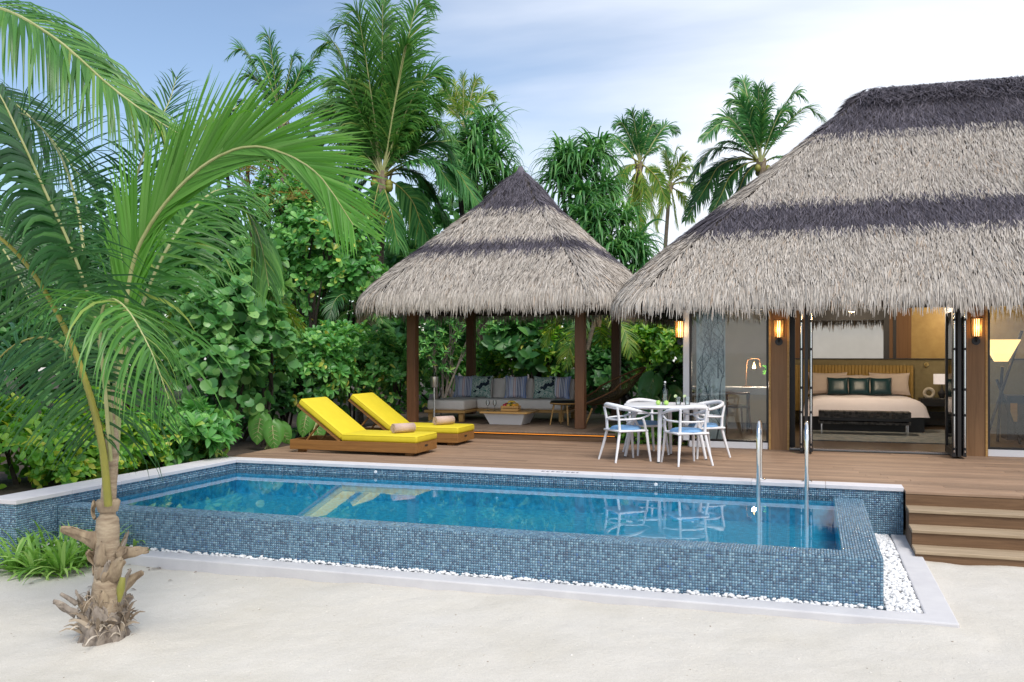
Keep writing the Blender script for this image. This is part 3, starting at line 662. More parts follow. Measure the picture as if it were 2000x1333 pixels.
# fixed glazing left of the doorway: white sill, dark thin frame, pane; glass corner towards the pavilion
def glazing(x0, x1):
    vp('sill', MB().rbox(x0, x1, VYF - 0.06, VYF + 0.06, 0.0, 0.095, 0.004), M_['white'])
    f = vp('window_frame', MB().box(x0, x0 + 0.03, VYF - 0.03, VYF + 0.03, 0.096, 2.10).box(x1 - 0.03, x1, VYF - 0.03, VYF + 0.03, 0.096, 2.10).box(x0 + .03, x1 - .03, VYF - 0.028, VYF + 0.028, 0.096, 0.125), M_['dark_frame'])
    p = MB().box(x0 + 0.03, x1 - 0.03, VYF - 0.004, VYF + 0.004, 0.125, 2.10).build('pane', M_['glass'], f); return f
glazing(-1.80, -0.63); glazing(2.33, 5.9)
vp('sill', MB().rbox(VX0 - 0.04, VX0 + 0.05, VYF + 0.062, VYB, 0.0, 0.095, 0.004), M_['white'])
f = vp('window_frame', MB().box(VX0 - 0.03, VX0 + 0.03, 16.6, 16.66, 0.096, 2.10).box(VX0 - .028, VX0 + .028, VYF + 0.062, 16.598, 0.096, 0.125), M_['white'])
MB().box(VX0 - 0.004, VX0 + 0.004, VYF + 0.07, 16.598, 0.126, 2.10).build('pane', M_['glass'], f)
vp('corner_post', MB().rbox(VX0 - 0.10, VX0 - 0.005, VYF - 0.03, VYF + 0.05, 0.096, 2.12, 0.004), M_['white'])
vp('outer_wall', MB().box(VX0 - 0.05, VX0 + 0.05, 16.661, VYB, 0.096, 2.36), M_['cream'])
vp('outer_wall', MB().box(VX1 - 0.1, VX1, VYF + 0.05, VYB, 0.03, 2.36), M_['gold'])
# back wall of the bedroom with its rear window
HWY = 19.40
WX0, WX1 = -0.04, 1.33
vp('headboard_wall', MB().box(-0.4, 4.2, HWY, HWY + 0.1, VZ, 1.315), M_['olive'])
vp('wall_ledge', MB().rbox(-0.4, 4.2, HWY - 0.03, HWY + 0.12, 1.315, 1.335, 0.004), M_['dark_frame'])
vp('inner_wall', MB().box(1.56, 1.83, HWY + .01, HWY + 0.09, 1.336, 2.36), M_['brown_pan'])
vp('inner_wall', MB().box(1.831, 4.2, HWY + .01, HWY + 0.09, 1.336, 2.36), M_['gold'])
vp('inner_wall', MB().box(-0.4, WX0 - 0.06, HWY + .01, HWY + 0.09, 1.336, 2.36), M_['brown_pan'])
vp('inner_wall', MB().box(4.2, VX1 - 0.1, HWY - 0.6, HWY - 0.5, VZ, 2.36), M_['gold'])
vp('window_frame', MB().box(WX0 - 0.06, WX0, HWY, HWY + 0.1, 1.336, 2.36).box(WX1, WX1 + 0.10, HWY, HWY + 0.1, 1.336, 2.36).box(1.50, 1.559, HWY, HWY + 0.1, 1.336, 2.36).box(WX0, WX1, HWY, HWY + 0.1, 2.09, 2.36), M_['black'])
vp('inner_wall', MB().box(1.431, 1.499, HWY + .01, HWY + 0.09, 1.336, 2.36), M_['brown_pan'])
vp('partition_wall', MB().box(-0.46, -0.4, 16.6, HWY + 0.1, VZ, 2.36), M_['cream'])
vp('partition_wall', MB().box(VX0 + 0.06, -0.461, 19.2, 19.3, VZ, 2.36), M_['cream'])
# little yard behind: pale wall under the rear eave fringe
yw = MB().box(-1.5, 5.0, 22.6, 22.75, -0.1, 3.4).build('courtyard_wall', M_['cream']); tag(yw, 'pale rendered courtyard wall seen through the window over the bed', 'wall')
# folding glass doors stacked open at both sides of the doorway
def door_stack(xc, s, lb, n):
    e = empty('folding_door', (xc, VYF, VZ), 0, lb, 'door', 'folding doors')
    for k in range(n):
        x = s * k * 0.066
        fr = MB(); 
        for (y0, y1, z0, z1) in ((-0.55, -0.48, 0.0, 2.06), (0.12, 0.19, 0.0, 2.06), (-0.48, 0.12, 0.0, 0.09), (-0.48, 0.12, 1.98, 2.06)): fr.box(x - 0.022, x + 0.022, y0, y1, z0, z1)
        f = fr.build('door_panel', M_['dark_frame'], e)
        MB().box(x - 0.005, x + 0.005, -0.48, 0.12, 0.09, 1.98).build('pane', M_['glass'], f)
        if k != 1:
            r = MB().tube([(x, -0.562, 0.06), (x, -0.562, 2.02)], 0.0115, 10).build('edge_rod', M_['grey_metal'], f, 40)
            for z in (0.09, 0.55, 0.9, 1.45, 1.85): MB().tube([(x, -0.562, z), (x, -0.562, z + 0.035)], 0.0165, 10).build('hinge', M_['black'], f, 40)
    return e
door_stack(-0.02, -1, 'dark framed folding glass door stacked open between wooden pillar and bed', 3)
door_stack(1.835, 1, 'dark framed folding glass door stacked open beside the bedside table', 3)
vp('threshold', MB().rbox(-0.33, 2.03, VYF - 0.10, VYF + 0.10, -0.018, 0.012, 0.003), M_['dark_frame'])
vp('threshold', MB().rbox(-0.33, 2.03, VYF - 0.015, VYF + 0.015, 0.0125, 0.034, 0.003), M_['grey_metal'])
vp('door_reveal', MB().box(-0.329, -0.25, VYF + 0.121, VYF + 0.2, VZ, 2.1), M_['dark_frame'])

# ------------------------------------------------------------------ wall lamps
WARM = (1.0, 0.62, 0.27)
M_['lampglow'] = glow('warm_lamp_glass', (1.0, 0.60, 0.26), 2.6)
def sconce(loc, rz, lb):
    e = empty('wall_lamp', loc, rz, lb, 'wall lamp', 'wall lamps')
    MB().lathe([(0.0, 0.0), (0.055, 0.0), (0.055, 0.012), (0.0, 0.012)], 18, T3(0, 0.0, -0.18) @ RX(math.pi/2)).build('wall_plate', M_['black'], e, 40)
    MB().tube([(0, -0.01, -0.18), (0, -0.05, -0.18), (0, -0.07, -0.15), (0, -0.07, -0.12)], 0.01, 8).build('bracket', M_['black'], e, 40)
    MB().lathe([(0.0, -0.125), (0.055, -0.125), (0.062, -0.115), (0.0, -0.115)], 18, T3(0, -0.07, 0)).build('base_ring', M_['black'], e, 40)
    MB().tube([(0, -0.07, -0.112), (0, -0.07, 0.13)], 0.034, 14).build('glass_tube', M_['lampglow'], e, 40)
    for k in range(9):
        a = math.pi * (0.0 + k / 8) + math.pi; x, y = 0.068 * math.cos(a), -0.07 + 0.068 * math.sin(a)
        MB().tube([(x, y, -0.115), (x * 1.12, -0.07 + (y + 0.07) * 1.12, 0.14)], 0.009, 5).build('slat', M_['black'] if k in (0, 8) else M_['pale_teak'], e)
    MB().tube([(0.077 * math.cos(a), -0.07 + 0.077 * math.sin(a), 0.14) for a in np.linspace(0, 2*math.pi, 19)[:-1]], 0.006, 5, closed=True).build('top_ring', M_['black'], e)
    point('bulb', (0, -0.17, 0.0), 2.2, WARM, 0.05, e); return e
sconce((-0.475, VYF - 0.081, 1.79), 0, 'lit slatted wall lamp on wooden pillar between glazing and doorway')
sconce((2.175, VYF - 0.081, 1.79), 0, 'lit slatted wall lamp on wooden pillar at the picture right')
sconce((VX0 - 0.15, VYF + 0.08, 1.80), 0, 'lit slatted wall lamp at the villa corner beside the pavilion')
# eave spotlight
e = empty('eave_spotlight', (0.52, 13.62, 2.02), 0, 'small round lit spotlight under the villa eave above the doorway', 'spotlight')
MB().lathe([(0.0, 0.0), (0.045, 0.0), (0.055, 0.03), (0.055, 0.09), (0.0, 0.09)], 16).build('housing', M_['cream'], e, 40)
MB().lathe([(0.0, -0.012), (0.03, -0.008), (0.04, -0.001)], 16).build('lens', glow('spot_lens', (1.0, 0.75, 0.42), 14.0), e, 60)
MB().box(-0.01, 0.01, -0.01, 0.01, 0.09, 0.42).build('stem', M_['black'], e)
point('bulb', (0, 0, -0.06), 8, WARM, 0.04, e)

# ================================================================== sun loungers
def lounger(y0, lb):
    e = empty('sun_lounger', (-7.24, y0, 0), 0, lb, 'sun lounger', 'yellow sun loungers')
    W, L, z0, z1 = 0.74, 2.01, 0.045, 0.185
    for nm, a in (('side_rail', (0, L, 0, 0.028)), ('side_rail', (0, L, W - 0.028, W)), ('end_rail', (L - 0.028, L - 0.001, 0.029, W - 0.029)), ('end_rail', (0.001, 0.028, 0.029, W - 0.029))):
        MB().rbox(a[0], a[1], a[2], a[3], z0, z1, 0.005).build(nm, M_['teak'], e)
    for x in (0.1, L - 0.2):
        for y in (0.06, W - 0.16): MB().rbox(x, x + 0.1, y, y + 0.1, 0.0, z0 + 0.02, 0.006).build('foot', M_['teak'], e)
    for k in range(9):
        x = 0.86 + k * 0.125; MB().box(x, x + 0.09, 0.03, W - 0.03, z1 - 0.03, z1 - 0.005).build('slat', M_['teak'], e)
    # hand grip slot in the foot rail
    MB().rbox(L - 0.0005, L + 0.0015, W / 2 - 0.07, W / 2 + 0.03, 0.115, 0.142, 0.0005).build('grip_slot', M_['black'], e)
    c = MB().rbox(0.83, L + 0.01, 0.0, W, z1 - 0.001, z1 + 0.105, 0.03, 3).build('seat_cushion', M_['yellow'], e, 60)
    ang = math.radians(36); M = T3(0.83, 0, z1 - 0.005) @ RY(ang) @ T3(-0.88, 0, 0)
    bc = MB().rbox(0.0, 0.865, 0.0, W, 0.012, 0.112, 0.03, 3, M).build('back_cushion', M_['yellow'], e, 60)
    def pipe(x0, x1, z, par, M_x=None):
        q = [(x0+.03, .004, z), (x1-.03, .004, z), (x1-.004, .03, z), (x1-.004, W-.03, z), (x1-.03, W-.004, z), (x0+.03, W-.004, z), (x0+.004, W-.03, z), (x0+.004, .03, z)]
        MB().tube(q, .0055, 6, closed=True, M=M_x).build('piping', M_['yellow'], par, 60)
    pipe(.83, L + .01, z1 + .088, c); pipe(0, .865, .095, bc, M)
    bf = MB(); 
    for y in (0.02, W - 0.055): bf.box(0.0, 0.86, y, y + 0.035, -0.03, 0.010, M)
    for x in (0.05, 0.2, 0.35, 0.5, 0.65): bf.box(x, x + 0.07, 0.056, W - 0.056, -0.02, 0.005, M)
    bf.build('back_frame', M_['teak'], e)
    hp = M @ Vector((0.42, 0, -0.02))
    for y in (0.11, W - 0.14):
        a, b2 = Vector((hp.x, y, hp.z)), Vector((hp.x - 0.27, y, 0.12))
        MB().tube([a, b2], 0.016, 6).build('prop_strut', M_['teak'], e)
    return e
lounger(11.68, 'yellow cushioned teak sun lounger nearer the pool, its backrest raised')
lounger(13.24, 'yellow cushioned teak sun lounger farther from the pool, beside the pavilion')
def towel(x, y, z, rz, lb):
    pts = []
    for k in range(150):
        a = k / 149 * 2 * math.pi * 4.6; r = 0.012 + 0.058 * (k / 149); pts.append((r * math.cos(a), r * math.sin(a)))
    mb = MB(); n = len(pts); Lw = 0.34
    vs = [(u, -Lw/2, v) for u, v in pts] + [(u, Lw/2, v) for u, v in pts] 
    mb.add(vs, [(i, i+1, n+i+1, n+i) for i in range(n-1)])
    o = mb.build('rolled_towel', M_['towel'], None, 60, (x, y, z + 0.068), (0, 0, rz))
    sm = o.modifiers.new('thick', 'SOLIDIFY'); sm.thickness = 0.010; sm.offset = 0
    tag(o, lb, 'towel', 'rolled towels')
towel(-5.62, 12.10, 0.29, -0.6, 'rolled pinkish beige towel on the lounger nearer the pool')
towel(-5.63, 13.66, 0.29, -0.6, 'rolled pinkish beige towel on the lounger beside the pavilion')

# ================================================================== pavilion furniture
def softbox(x0, x1, y0, y1, z0, z1, r=0.05, seg=4, puff=0.0):
    mb = MB().rbox(x0, x1, y0, y1, z0, z1, r, seg); return mb
sofa = empty('corner_sofa', (-6.95, 16.05, PLZ), 0, 'taupe corner sofa with long chaise on low wooden frame in the pavilion', 'sofa')
CX1, SX1, SY = 0.86, 2.52, 0.62          # chaise width, sofa length, front of the main seat
for (x0, x1, y0, y1, nm) in ((-0.06, CX1 - 0.1, -0.03, 1.72, 'chaise_frame'), (CX1 - 0.09, SX1 + 0.06, SY - 0.02, 1.72, 'seat_frame')):
    MB().rbox(x0, x1, y0, y1, 0.165, 0.215, 0.006).build(nm, M_['pale_teak'], sofa)
for (x, y) in ((0.0, 0.02), (0.62, 0.02), (SX1 - 0.12, SY + 0.02), (0.0, 1.55), (SX1 - 0.12, 1.55), (1.5, SY + 0.15)):
    MB().rbox(x, x + 0.09, y, y + 0.09, 0.0, 0.165, 0.005).build('leg', M_['pale_teak'], sofa)
softbox(-0.02, CX1 - 0.12, 0.0, 1.42, 0.216, 0.405, 0.045).build('chaise_cushion', M_['taupe'], sofa, 60)
softbox(CX1 - 0.105, SX1 - 0.02, SY, 1.42, 0.216, 0.405, 0.045).build('seat_cushion', M_['taupe'], sofa, 60)
for x0, x1 in ((-0.02, 0.80), (0.805, 1.66), (1.665, SX1 - 0.02)):
    M = T3(0, 1.43, 0.39) @ RX(math.radians(-10)); MB().rbox(x0, x1, -0.05, 0.13, -0.02, 0.40, 0.04, 4, M).build('back_cushion', M_['taupe'], sofa, 60)
# printed scatter cushions
def stripes():
    m, t, b = mat_new('striped_cushion_cloth'); b.inputs['Roughness'].default_value = 0.9
    tcn = t.nodes.new('ShaderNodeTexCoord'); sx = t.nodes.new('ShaderNodeSeparateXYZ'); t.links.new(tcn.outputs['Object'], sx.inputs[0])
    mr = t.nodes.new('ShaderNodeMapRange'); mr.inputs[1].default_value = -0.23; mr.inputs[2].default_value = 0.23; t.links.new(sx.outputs[0], mr.inputs[0])
    bl, nv, wt, pk, lt = (0.20, 0.30, 0.60), (0.03, 0.06, 0.22), (0.72, 0.72, 0.76), (0.66, 0.42, 0.38), (0.40, 0.47, 0.66)
    seq = [bl, lt, bl, wt, nv, wt, nv, wt, bl, wt, lt, wt, lt, pk, wt, pk, lt, wt, nv, wt, nv, wt, nv, wt, bl, wt, bl, lt, bl, lt]
    r = ramp(t, [(i / len(seq), c) for i, c in enumerate(seq)], 'CONSTANT'); t.links.new(mr.outputs[0], r.inputs[0]); t.links.new(r.outputs[0], b.inputs['Base Color']); return m
def floral():
    m, t, b = mat_new('floral_cushion_cloth'); b.inputs['Roughness'].default_value = 0.9
    tcn = t.nodes.new('ShaderNodeTexCoord')
    v1 = t.nodes.new('ShaderNodeTexVoronoi'); v1.inputs['Scale'].default_value = 9; v1.distance = 'MANHATTAN'
    n1 = t.nodes.new('ShaderNodeTexNoise'); n1.inputs['Scale'].default_value = 17; n1.inputs['Detail'].default_value = 2; n1.inputs['Distortion'].default_value = 2.2
    n2 = t.nodes.new('ShaderNodeTexNoise'); n2.inputs['Scale'].default_value = 5; n2.inputs['Detail'].default_value = 3
    for n in (v1, n1, n2): t.links.new(tcn.outputs['Object'], n.inputs[0])
    r1 = ramp(t, [(0.0, (0.50, 0.58, 0.54)), (0.47, (0.56, 0.63, 0.58)), (0.5, (0.05, 0.20, 0.17)), (0.56, (0.09, 0.26, 0.22)), (0.6, (0.55, 0.62, 0.58)), (0.68, (0.02, 0.04, 0.10))], 'CONSTANT')
    t.links.new(n1.outputs[0], r1.inputs[0])
    r2 = ramp(t, [(0.0, (1, 1, 1)), (0.58, (0.04, 0.06, 0.12))], 'CONSTANT'); t.links.new(n2.outputs[0], r2.inputs[0])
    mm = t.nodes.new('ShaderNodeMix'); mm.data_type = 'RGBA'; mm.blend_type = 'MULTIPLY'; mm.inputs[0].default_value = 1
    t.links.new(r1.outputs[0], mm.inputs[6]); t.links.new(r2.outputs[0], mm.inputs[7]); t.links.new(mm.outputs[2], b.inputs['Base Color']); return m
M_['stripe'] = stripes(); M_['floral'] = floral()
def pillow_mesh(w, h, d, corner=0.5):
    def f(sign):
        def g(u, v):
            x, y = (u - .5) * 2, (v - .5) * 2
            k = (max(0, 1 - x**4) * max(0, 1 - y**4)) ** 0.5
            pin = 1 - 0.10 * (1 - abs(y) ** 2) * abs(x) ** 3; pin2 = 1 - 0.10 * (1 - abs(x) ** 2) * abs(y) ** 3
            return (x * w / 2 * pin, sign * d / 2 * k, y * h / 2 * pin2)
        return g
    a = MB().grid(f(-1), 14, 14); b2 = MB().grid(f(1), 14, 14); b2.f = [q[::-1] for q in b2.f]
    a.add(b2.v, b2.f); return a
def cushion(name, loc, rot, mat, lb, cat, group, w=0.46, h=0.46, d=0.16, parent=None):
    o = pillow_mesh(w, h, d).build(name, mat, parent, 80, loc, rot); tag(o, lb, cat, group); return o
SZ = PLZ + 0.405
for x, mt, lb, rz, w in ((-6.68, 'stripe', 'blue striped cushion at the chaise end of the pavilion sofa', 0.05, 0.46), (-6.30, 'floral', 'green floral cushion overlapping a striped one above the chaise', -0.12, 0.46),
                      (-5.60, 'stripe', 'blue striped cushion alone in the middle of the sofa', 0.06, 0.46), (-4.98, 'floral', 'green floral cushion leaning beside a striped one at the far sofa end', 0.10, 0.46),
                      (-4.70, 'stripe', 'blue striped cushion at the sofa end nearest the round stool', -0.1, 0.46)):
    cushion('scatter_cushion', (x, 17.32 - (0.07 if mt == 'floral' else 0), SZ + 0.215), (math.radians(-12), 0, rz), M_[mt], lb, 'cushion', 'sofa cushions', w)

# coffee table: flared white box under a wooden top
tb = empty('coffee_table', (-5.28, 15.98, PLZ), 0, 'coffee table with flared white base and wooden top', 'table')
h = 0.235
def flare(a, c, z0, z1):
    return [(-a[0], -a[1], z0), (a[0], -a[1], z0), (a[0], a[1], z0), (-a[0], a[1], z0), (-c[0], -c[1], z1), (c[0], -c[1], z1), (c[0], c[1], z1), (-c[0], c[1], z1)]
MB().add(flare((0.30, 0.26), (0.39, 0.36), 0.002, h - 0.03), [(3,2,1,0),(4,5,6,7),(0,1,5,4),(1,2,6,5),(2,3,7,6),(3,0,4,7)]).build('base', M_['white'], tb)
for k in range(6):
    y = -0.40 + k * 0.134; MB().rbox(-0.45, 0.45, y, y + 0.131, h - 0.03, h, 0.004).build('top_board', M_['pale_teak'], tb)
TZ = PLZ + h
cr = empty('fruit_crate', (-5.22, 15.85, TZ), 0.05, 'small wooden crate of fruit on the coffee table', 'crate')
for z in (0.012, 0.062):
    for y in (-0.115, 0.105): MB().rbox(-0.16, 0.16, y, y + 0.01, z, z + 0.04, 0.002).build('slat', M_['pale_teak'], cr)
    for x in (-0.16, 0.15): MB().rbox(x, x + 0.01, -0.104, 0.104, z, z + 0.04, 0.002).build('slat', M_['pale_teak'], cr)
for x in (-0.145, 0.125):
    for y in (-0.1, 0.085): MB().box(x, x + 0.02, y, y + 0.02, 0.002, 0.104).build('corner_post', M_['pale_teak'], cr)
MB().box(-0.148, 0.148, -0.103, 0.103, 0.004, 0.012).build('bottom', M_['pale_teak'], cr)
def fruit(x, y, z, r, c, lb, stem=True, sq=0.92):
    e = MB().lathe([(0.001, -r*sq*.92), (r*.5, -r*sq*.85), (r*.88, -r*sq*.45), (r, 0.05*r), (r*.86, r*sq*.55), (r*.45, r*sq*.88), (r*.12, r*sq*.8), (0.001, r*sq*.74)], 14).build('fruit', simple('fruit_skin', c, 0.45, tuple(q*.8 for q in c), 20), None, 70, (x, y, z), (rnd.uniform(-.4,.4), rnd.uniform(-.4,.4), 0))
    if stem: MB().tube([(0, 0, r*.7), (0.004, 0, r*1.05)], 0.003, 5).build('stalk', M_['post'], e)
    tag(e, lb, 'fruit', 'fruit in the crate')
for x, y, z, r, c, lb in ((-5.32, 15.80, .10, .042, (.55, .03, .05), 'red apple at the near end of the fruit crate'), (-5.31, 15.88, .115, .04, (.50, .05, .06), 'red apple behind the other in the fruit crate'),
        (-5.25, 15.79, .105, .038, (.62, .42, .04), 'yellow mango in the front of the fruit crate'), (-5.15, 15.80, .11, .042, (.75, .33, .02), 'orange at the far end of the fruit crate'),
        (-5.12, 15.89, .11, .042, (.72, .36, .03), 'orange behind another in the fruit crate'), (-5.22, 15.90, .125, .038, (.45, .50, .06), 'green yellow lime on top of the fruit crate')):
    fruit(x, y, TZ + z, r, c, lb)
bn = empty('banana_bunch', (-5.2, 15.84, TZ + 0.13), 0.4, 'small bunch of ripe bananas on top of the fruit crate', 'bananas')
for k in range(3):
    a = -0.35 + k * 0.35; pts = [(0.085 * math.sin(q) , 0.03 * k - 0.03 + 0.01*q, 0.05 - 0.06 * (1 - math.cos(q)) * 0.8 ) for q in np.linspace(-1.1, 1.1, 8)]
    MB().tube(pts, [.005, .012, .016, .017, .017, .016, .011, .005], 7).build('banana', simple('banana_skin', (0.70, 0.50, 0.04), 0.5, (0.45, 0.3, 0.03), 30), bn, 60)
def stemglass(x, y, z, lb):
    o = MB().lathe([(0.0, 0.002), (0.032, 0.003), (0.03, 0.006), (0.005, 0.012), (0.004, 0.09), (0.012, 0.10), (0.032, 0.125), (0.036, 0.155), (0.028, 0.20)], 16).build('wine_glass', M_['clear'], None, 60, (x, y, z))
    tag(o, lb, 'glass', 'wine glasses')
stemglass(-5.63, 15.75, TZ, 'clear wine glass near the coffee table edge'); stemglass(-5.51, 15.79, TZ, 'clear wine glass next to the fruit crate')
# wine cooler on its stand
ib = empty('wine_cooler_stand', (-6.74, 15.87, PLZ), 0, 'polished steel wine cooler on a tall stand beside the chaise', 'wine cooler')
MB().lathe([(0.0, 0.002), (0.115, 0.002), (0.115, 0.012), (0.07, 0.03), (0.03, 0.06), (0.0, 0.06)], 22).build('foot', M_['bright_steel'], ib, 40)
MB().tube([(0, 0, 0.05), (0, 0, 0.66)], 0.016, 12).build('pole', M_['bright_steel'], ib, 40)
MB().lathe([(0.0, 0.655), (0.06, 0.655), (0.068, 0.67), (0.075, 0.85), (0.08, 0.855), (0.076, 0.855), (0.066, 0.69), (0.0, 0.69)], 22).build('bucket', M_['bright_steel'], ib, 40)
for s_ in (-1, 1): MB().tube([(s_*0.074, 0, 0.80), (s_*0.10, 0, 0.81), (s_*0.105, 0, 0.78), (s_*0.10, 0, 0.74), (s_*0.072, 0, 0.74)], 0.005, 6).build('handle', M_['chrome'], ib, 40)
wb = MB().lathe([(0.0, 0.0), (0.036, 0.002), (0.038, 0.02), (0.038, 0.19), (0.03, 0.225), (0.014, 0.25), (0.0135, 0.31), (0.0, 0.312)], 16).build('wine_bottle', simple('green_bottle_glass', (0.02, 0.035, 0.015), 0.1), None, 50, (-6.74, 15.87, PLZ + 0.70), (0.18, 0.1, 0))
tag(wb, 'dark wine bottle leaning in the steel cooler', 'bottle')
# round stool with dark top
st = empty('round_stool', (-4.28, 16.12, PLZ), 0, 'round stool with black top and splayed pale wooden legs beside the sofa', 'stool')
MB().lathe([(0.0, 0.36), (0.22, 0.36), (0.255, 0.375), (0.265, 0.40), (0.25, 0.425), (0.20, 0.44), (0.0, 0.445)], 26).build('top', M_['black'], st, 50)
MB().tube([(0.262*math.cos(a), 0.262*math.sin(a), 0.385) for a in np.linspace(0, 2*math.pi, 25)[:-1]], 0.013, 7, closed=True).build('rim', M_['pale_teak'], st, 60)
for a in (0.5, 2.1, 3.7, 5.2): MB().tube([(0.2*math.cos(a), 0.2*math.sin(a), 0.375), (0.275*math.cos(a), 0.275*math.sin(a), 0.0)], [0.018, 0.011], 8).build('leg', M_['pale_teak'], st, 50)
# woven oval lounge chair
M_['cane'] = simple('cane_rim', (0.22, 0.10, 0.035), 0.5, (0.14, 0.06, 0.02), 20)
M_['weave'] = simple('dark_woven_cord', (0.16, 0.12, 0.05), 0.8, (0.08, 0.06, 0.03), 40)
lc = empty('woven_lounge_chair', (-3.62, 16.70, PLZ), math.radians(205), 'dark woven oval lounge chair with cane rim behind the pavilion post', 'lounge chair')
def hoop(a):       # tilted oval rim, high at the back
    x = 0.72 * math.cos(a); y = 0.52 * math.sin(a); return Vector((x, y, 0.62 - 0.36 * math.cos(a) * 1.0 + (0.05 if math.cos(a) < 0 else 0)))
def bowl(a, k):    # k 0 rim .. 1 bottom
    p = hoop(a); q = Vector((0.10, 0, 0.36)); r = p.lerp(q, k); r.z = p.z + (q.z - p.z) * (1 - (1 - k) ** 2.2); return r
HA = np.linspace(0, 2*math.pi, 41)[:-1]
MB().tube([hoop(a) for a in HA], 0.017, 8, closed=True).build('rim', M_['cane'], lc, 60)
for d_ in (1, -1):
    mb = MB()
    for a in np.linspace(0, 2*math.pi, 61)[:-1]: mb.tube([bowl(a + d_*k*0.9, k) for k in np.linspace(0, 0.85, 9)], 0.005, 4, False)
    o = mb.build('cord_weave', M_['weave'], lc); o['kind'] = 'stuff'
MB().tube([bowl(a, 0.62) + Vector((0, 0, -0.01)) for a in HA], 0.012, 6, closed=True).build('lower_hoop', M_['cane'], lc, 60)
def seatfn(u, v):
    a = u * 2 * math.pi; k = 1 - 0.62 * v; p = bowl(a, k) + Vector((0, 0, 0.035 + 0.05 * (1 - v))); return p
MB().grid(seatfn, 32, 8).build('seat_pad', simple('charcoal_pad', (0.045, 0.042, 0.04), 0.9, (0.03, 0.028, 0.028), 20, 0.3, 200), lc, 60)
for s_ in (-1, 1):
    MB().tube([(0.35, s_*0.32, 0.29), (0.48, s_*0.36, 0.0)], [0.02, 0.014], 7).build('leg', M_['pale_teak'], lc, 60)
    MB().tube([(-0.25, s_*0.30, 0.30), (-0.42, s_*0.36, 0.0)], [0.02, 0.014], 7).build('leg', M_['pale_teak'], lc, 60)
MB().rbox(-0.35, -0.05, -0.25, 0.25, 0.0, 0.12, 0.05, 3, T3(-0.22, 0, 0.55) @ RY(math.radians(-58))).build('head_pad', M_['black'], lc, 60)

# ================================================================== dining set
def chair(loc, rz, lb, group='white dining armchairs'):
    e = empty('dining_chair', loc, rz, lb, 'chair', group)       # faces +Y
    MB().rbox(-0.225, 0.225, -0.22, 0.225, 0.395, 0.425, 0.012, 2).build('seat', M_['white'], e, 50)
    def cu(u, v):
        a = u * 2 * math.pi; k = 1 - v; r = 0.215 * (1 + 0.04 * math.cos(4 * a)); return (r * k * math.cos(a), r * k * math.sin(a), 0.427 + 0.042 * (1 - k ** 6) ** 0.5)
    MB().grid(cu, 28, 8).build('cushion', M_['blue_cloth'], e, 60)
    for s_ in (-1, 1):
        MB().tube([(s_*0.20, 0.205, 0.41), (s_*0.215, 0.225, 0.2), (s_*0.235, 0.25, 0.0)], [0.021, 0.019, 0.014], 8).build('leg', M_['white'], e, 50)
        MB().tube([(s_*0.185, -0.225, 0.72), (s_*0.175, -0.195, 0.56), (s_*0.175, -0.185, 0.41), (s_*0.205, -0.23, 0.2), (s_*0.24, -0.28, 0.0)], [0.017, 0.019, 0.021, 0.019, 0.014], 8).build('leg', M_['white'], e, 50)
        MB().tube([(s_*0.205, 0.19, 0.41), (s_*0.235, 0.16, 0.50), (s_*0.245, 0.13, 0.57)], [0.02, 0.018, 0.017], 8).build('arm_post', M_['white'], e, 50)
    top = []
    for k in range(-12, 13):
        a = k / 12 * math.radians(125); r = 0.275; x = r * math.sin(a); y = -r * 0.95 * math.cos(a) + 0.0
        if abs(k) > 9: y += 0.02 * (abs(k) - 9)
        top.append((x, y, 0.755 - 0.11 * (abs(k) / 12) ** 1.5))
    MB().tube(top, [0.011 + 0.016 * (1 - (abs(k) / 12) ** 2) for k in range(-12, 13)], 8, True, None, 1.15, (0, 0, 1)).build('back_rail', M_['white'], e, 60)
    low = []
    for s_, kk in ((-1, range(12, -1, -1)), (1, range(1, 13))):
        for k in kk:
            a = s_ * k / 12 * math.radians(115); r = 0.262; low.append((r * math.sin(a), -r * 0.9 * math.cos(a), 0.572 - 0.012 * math.cos(a)))
    MB().tube(low, 0.0135, 8, True).build('lower_rail', M_['white'], e, 60)
    for s_ in (-1, 1):
        p0 = Vector(top[-1 if s_ > 0 else 0]); p1 = Vector(low[-1 if s_ > 0 else 0])
        MB().tube([p0, p0 + Vector((-s_*0.005, 0.045, -0.012)), (p0 + p1) / 2 + Vector((-s_*0.008, 0.062, 0.0)), p1 + Vector((-s_*0.003, 0.04, 0.012)), p1], [0.0125, 0.0135, 0.014, 0.0135, 0.0135], 8).build('arm_loop', M_['white'], e, 60)
    return e
chair((-2.39, 12.19, 0), math.radians(40 - 90), 'white armchair with blue cushion, its back to the pavilion')
chair((-1.565, 12.05, 0), math.radians(123 - 90), 'white armchair with blue cushion nearest the pool ladder, its back to the pool')
chair((-1.45, 12.97, 0), math.radians(220 - 90), 'white armchair with blue cushion standing next to the villa glazing')
chair((-2.27, 13.11, 0), math.radians(-57 - 90), 'white armchair with blue cushion on the planted side, half hidden behind the table')
dt = empty('dining_table', (-1.92, 12.58, 0), math.radians(10), 'white dining table with softly curved top and four tapered legs', 'table')
tpf = []
for k in range(64):
    a = 2 * math.pi * k / 64; c, s_ = math.cos(a), math.sin(a); r = 0.60 / (abs(c) ** 3.2 + abs(s_) ** 3.2) ** (1 / 3.2) * 0.93; tpf.append((r * c, r * s_))
def ring(s_, z): return [(x * s_, y * s_, z) for x, y in tpf]
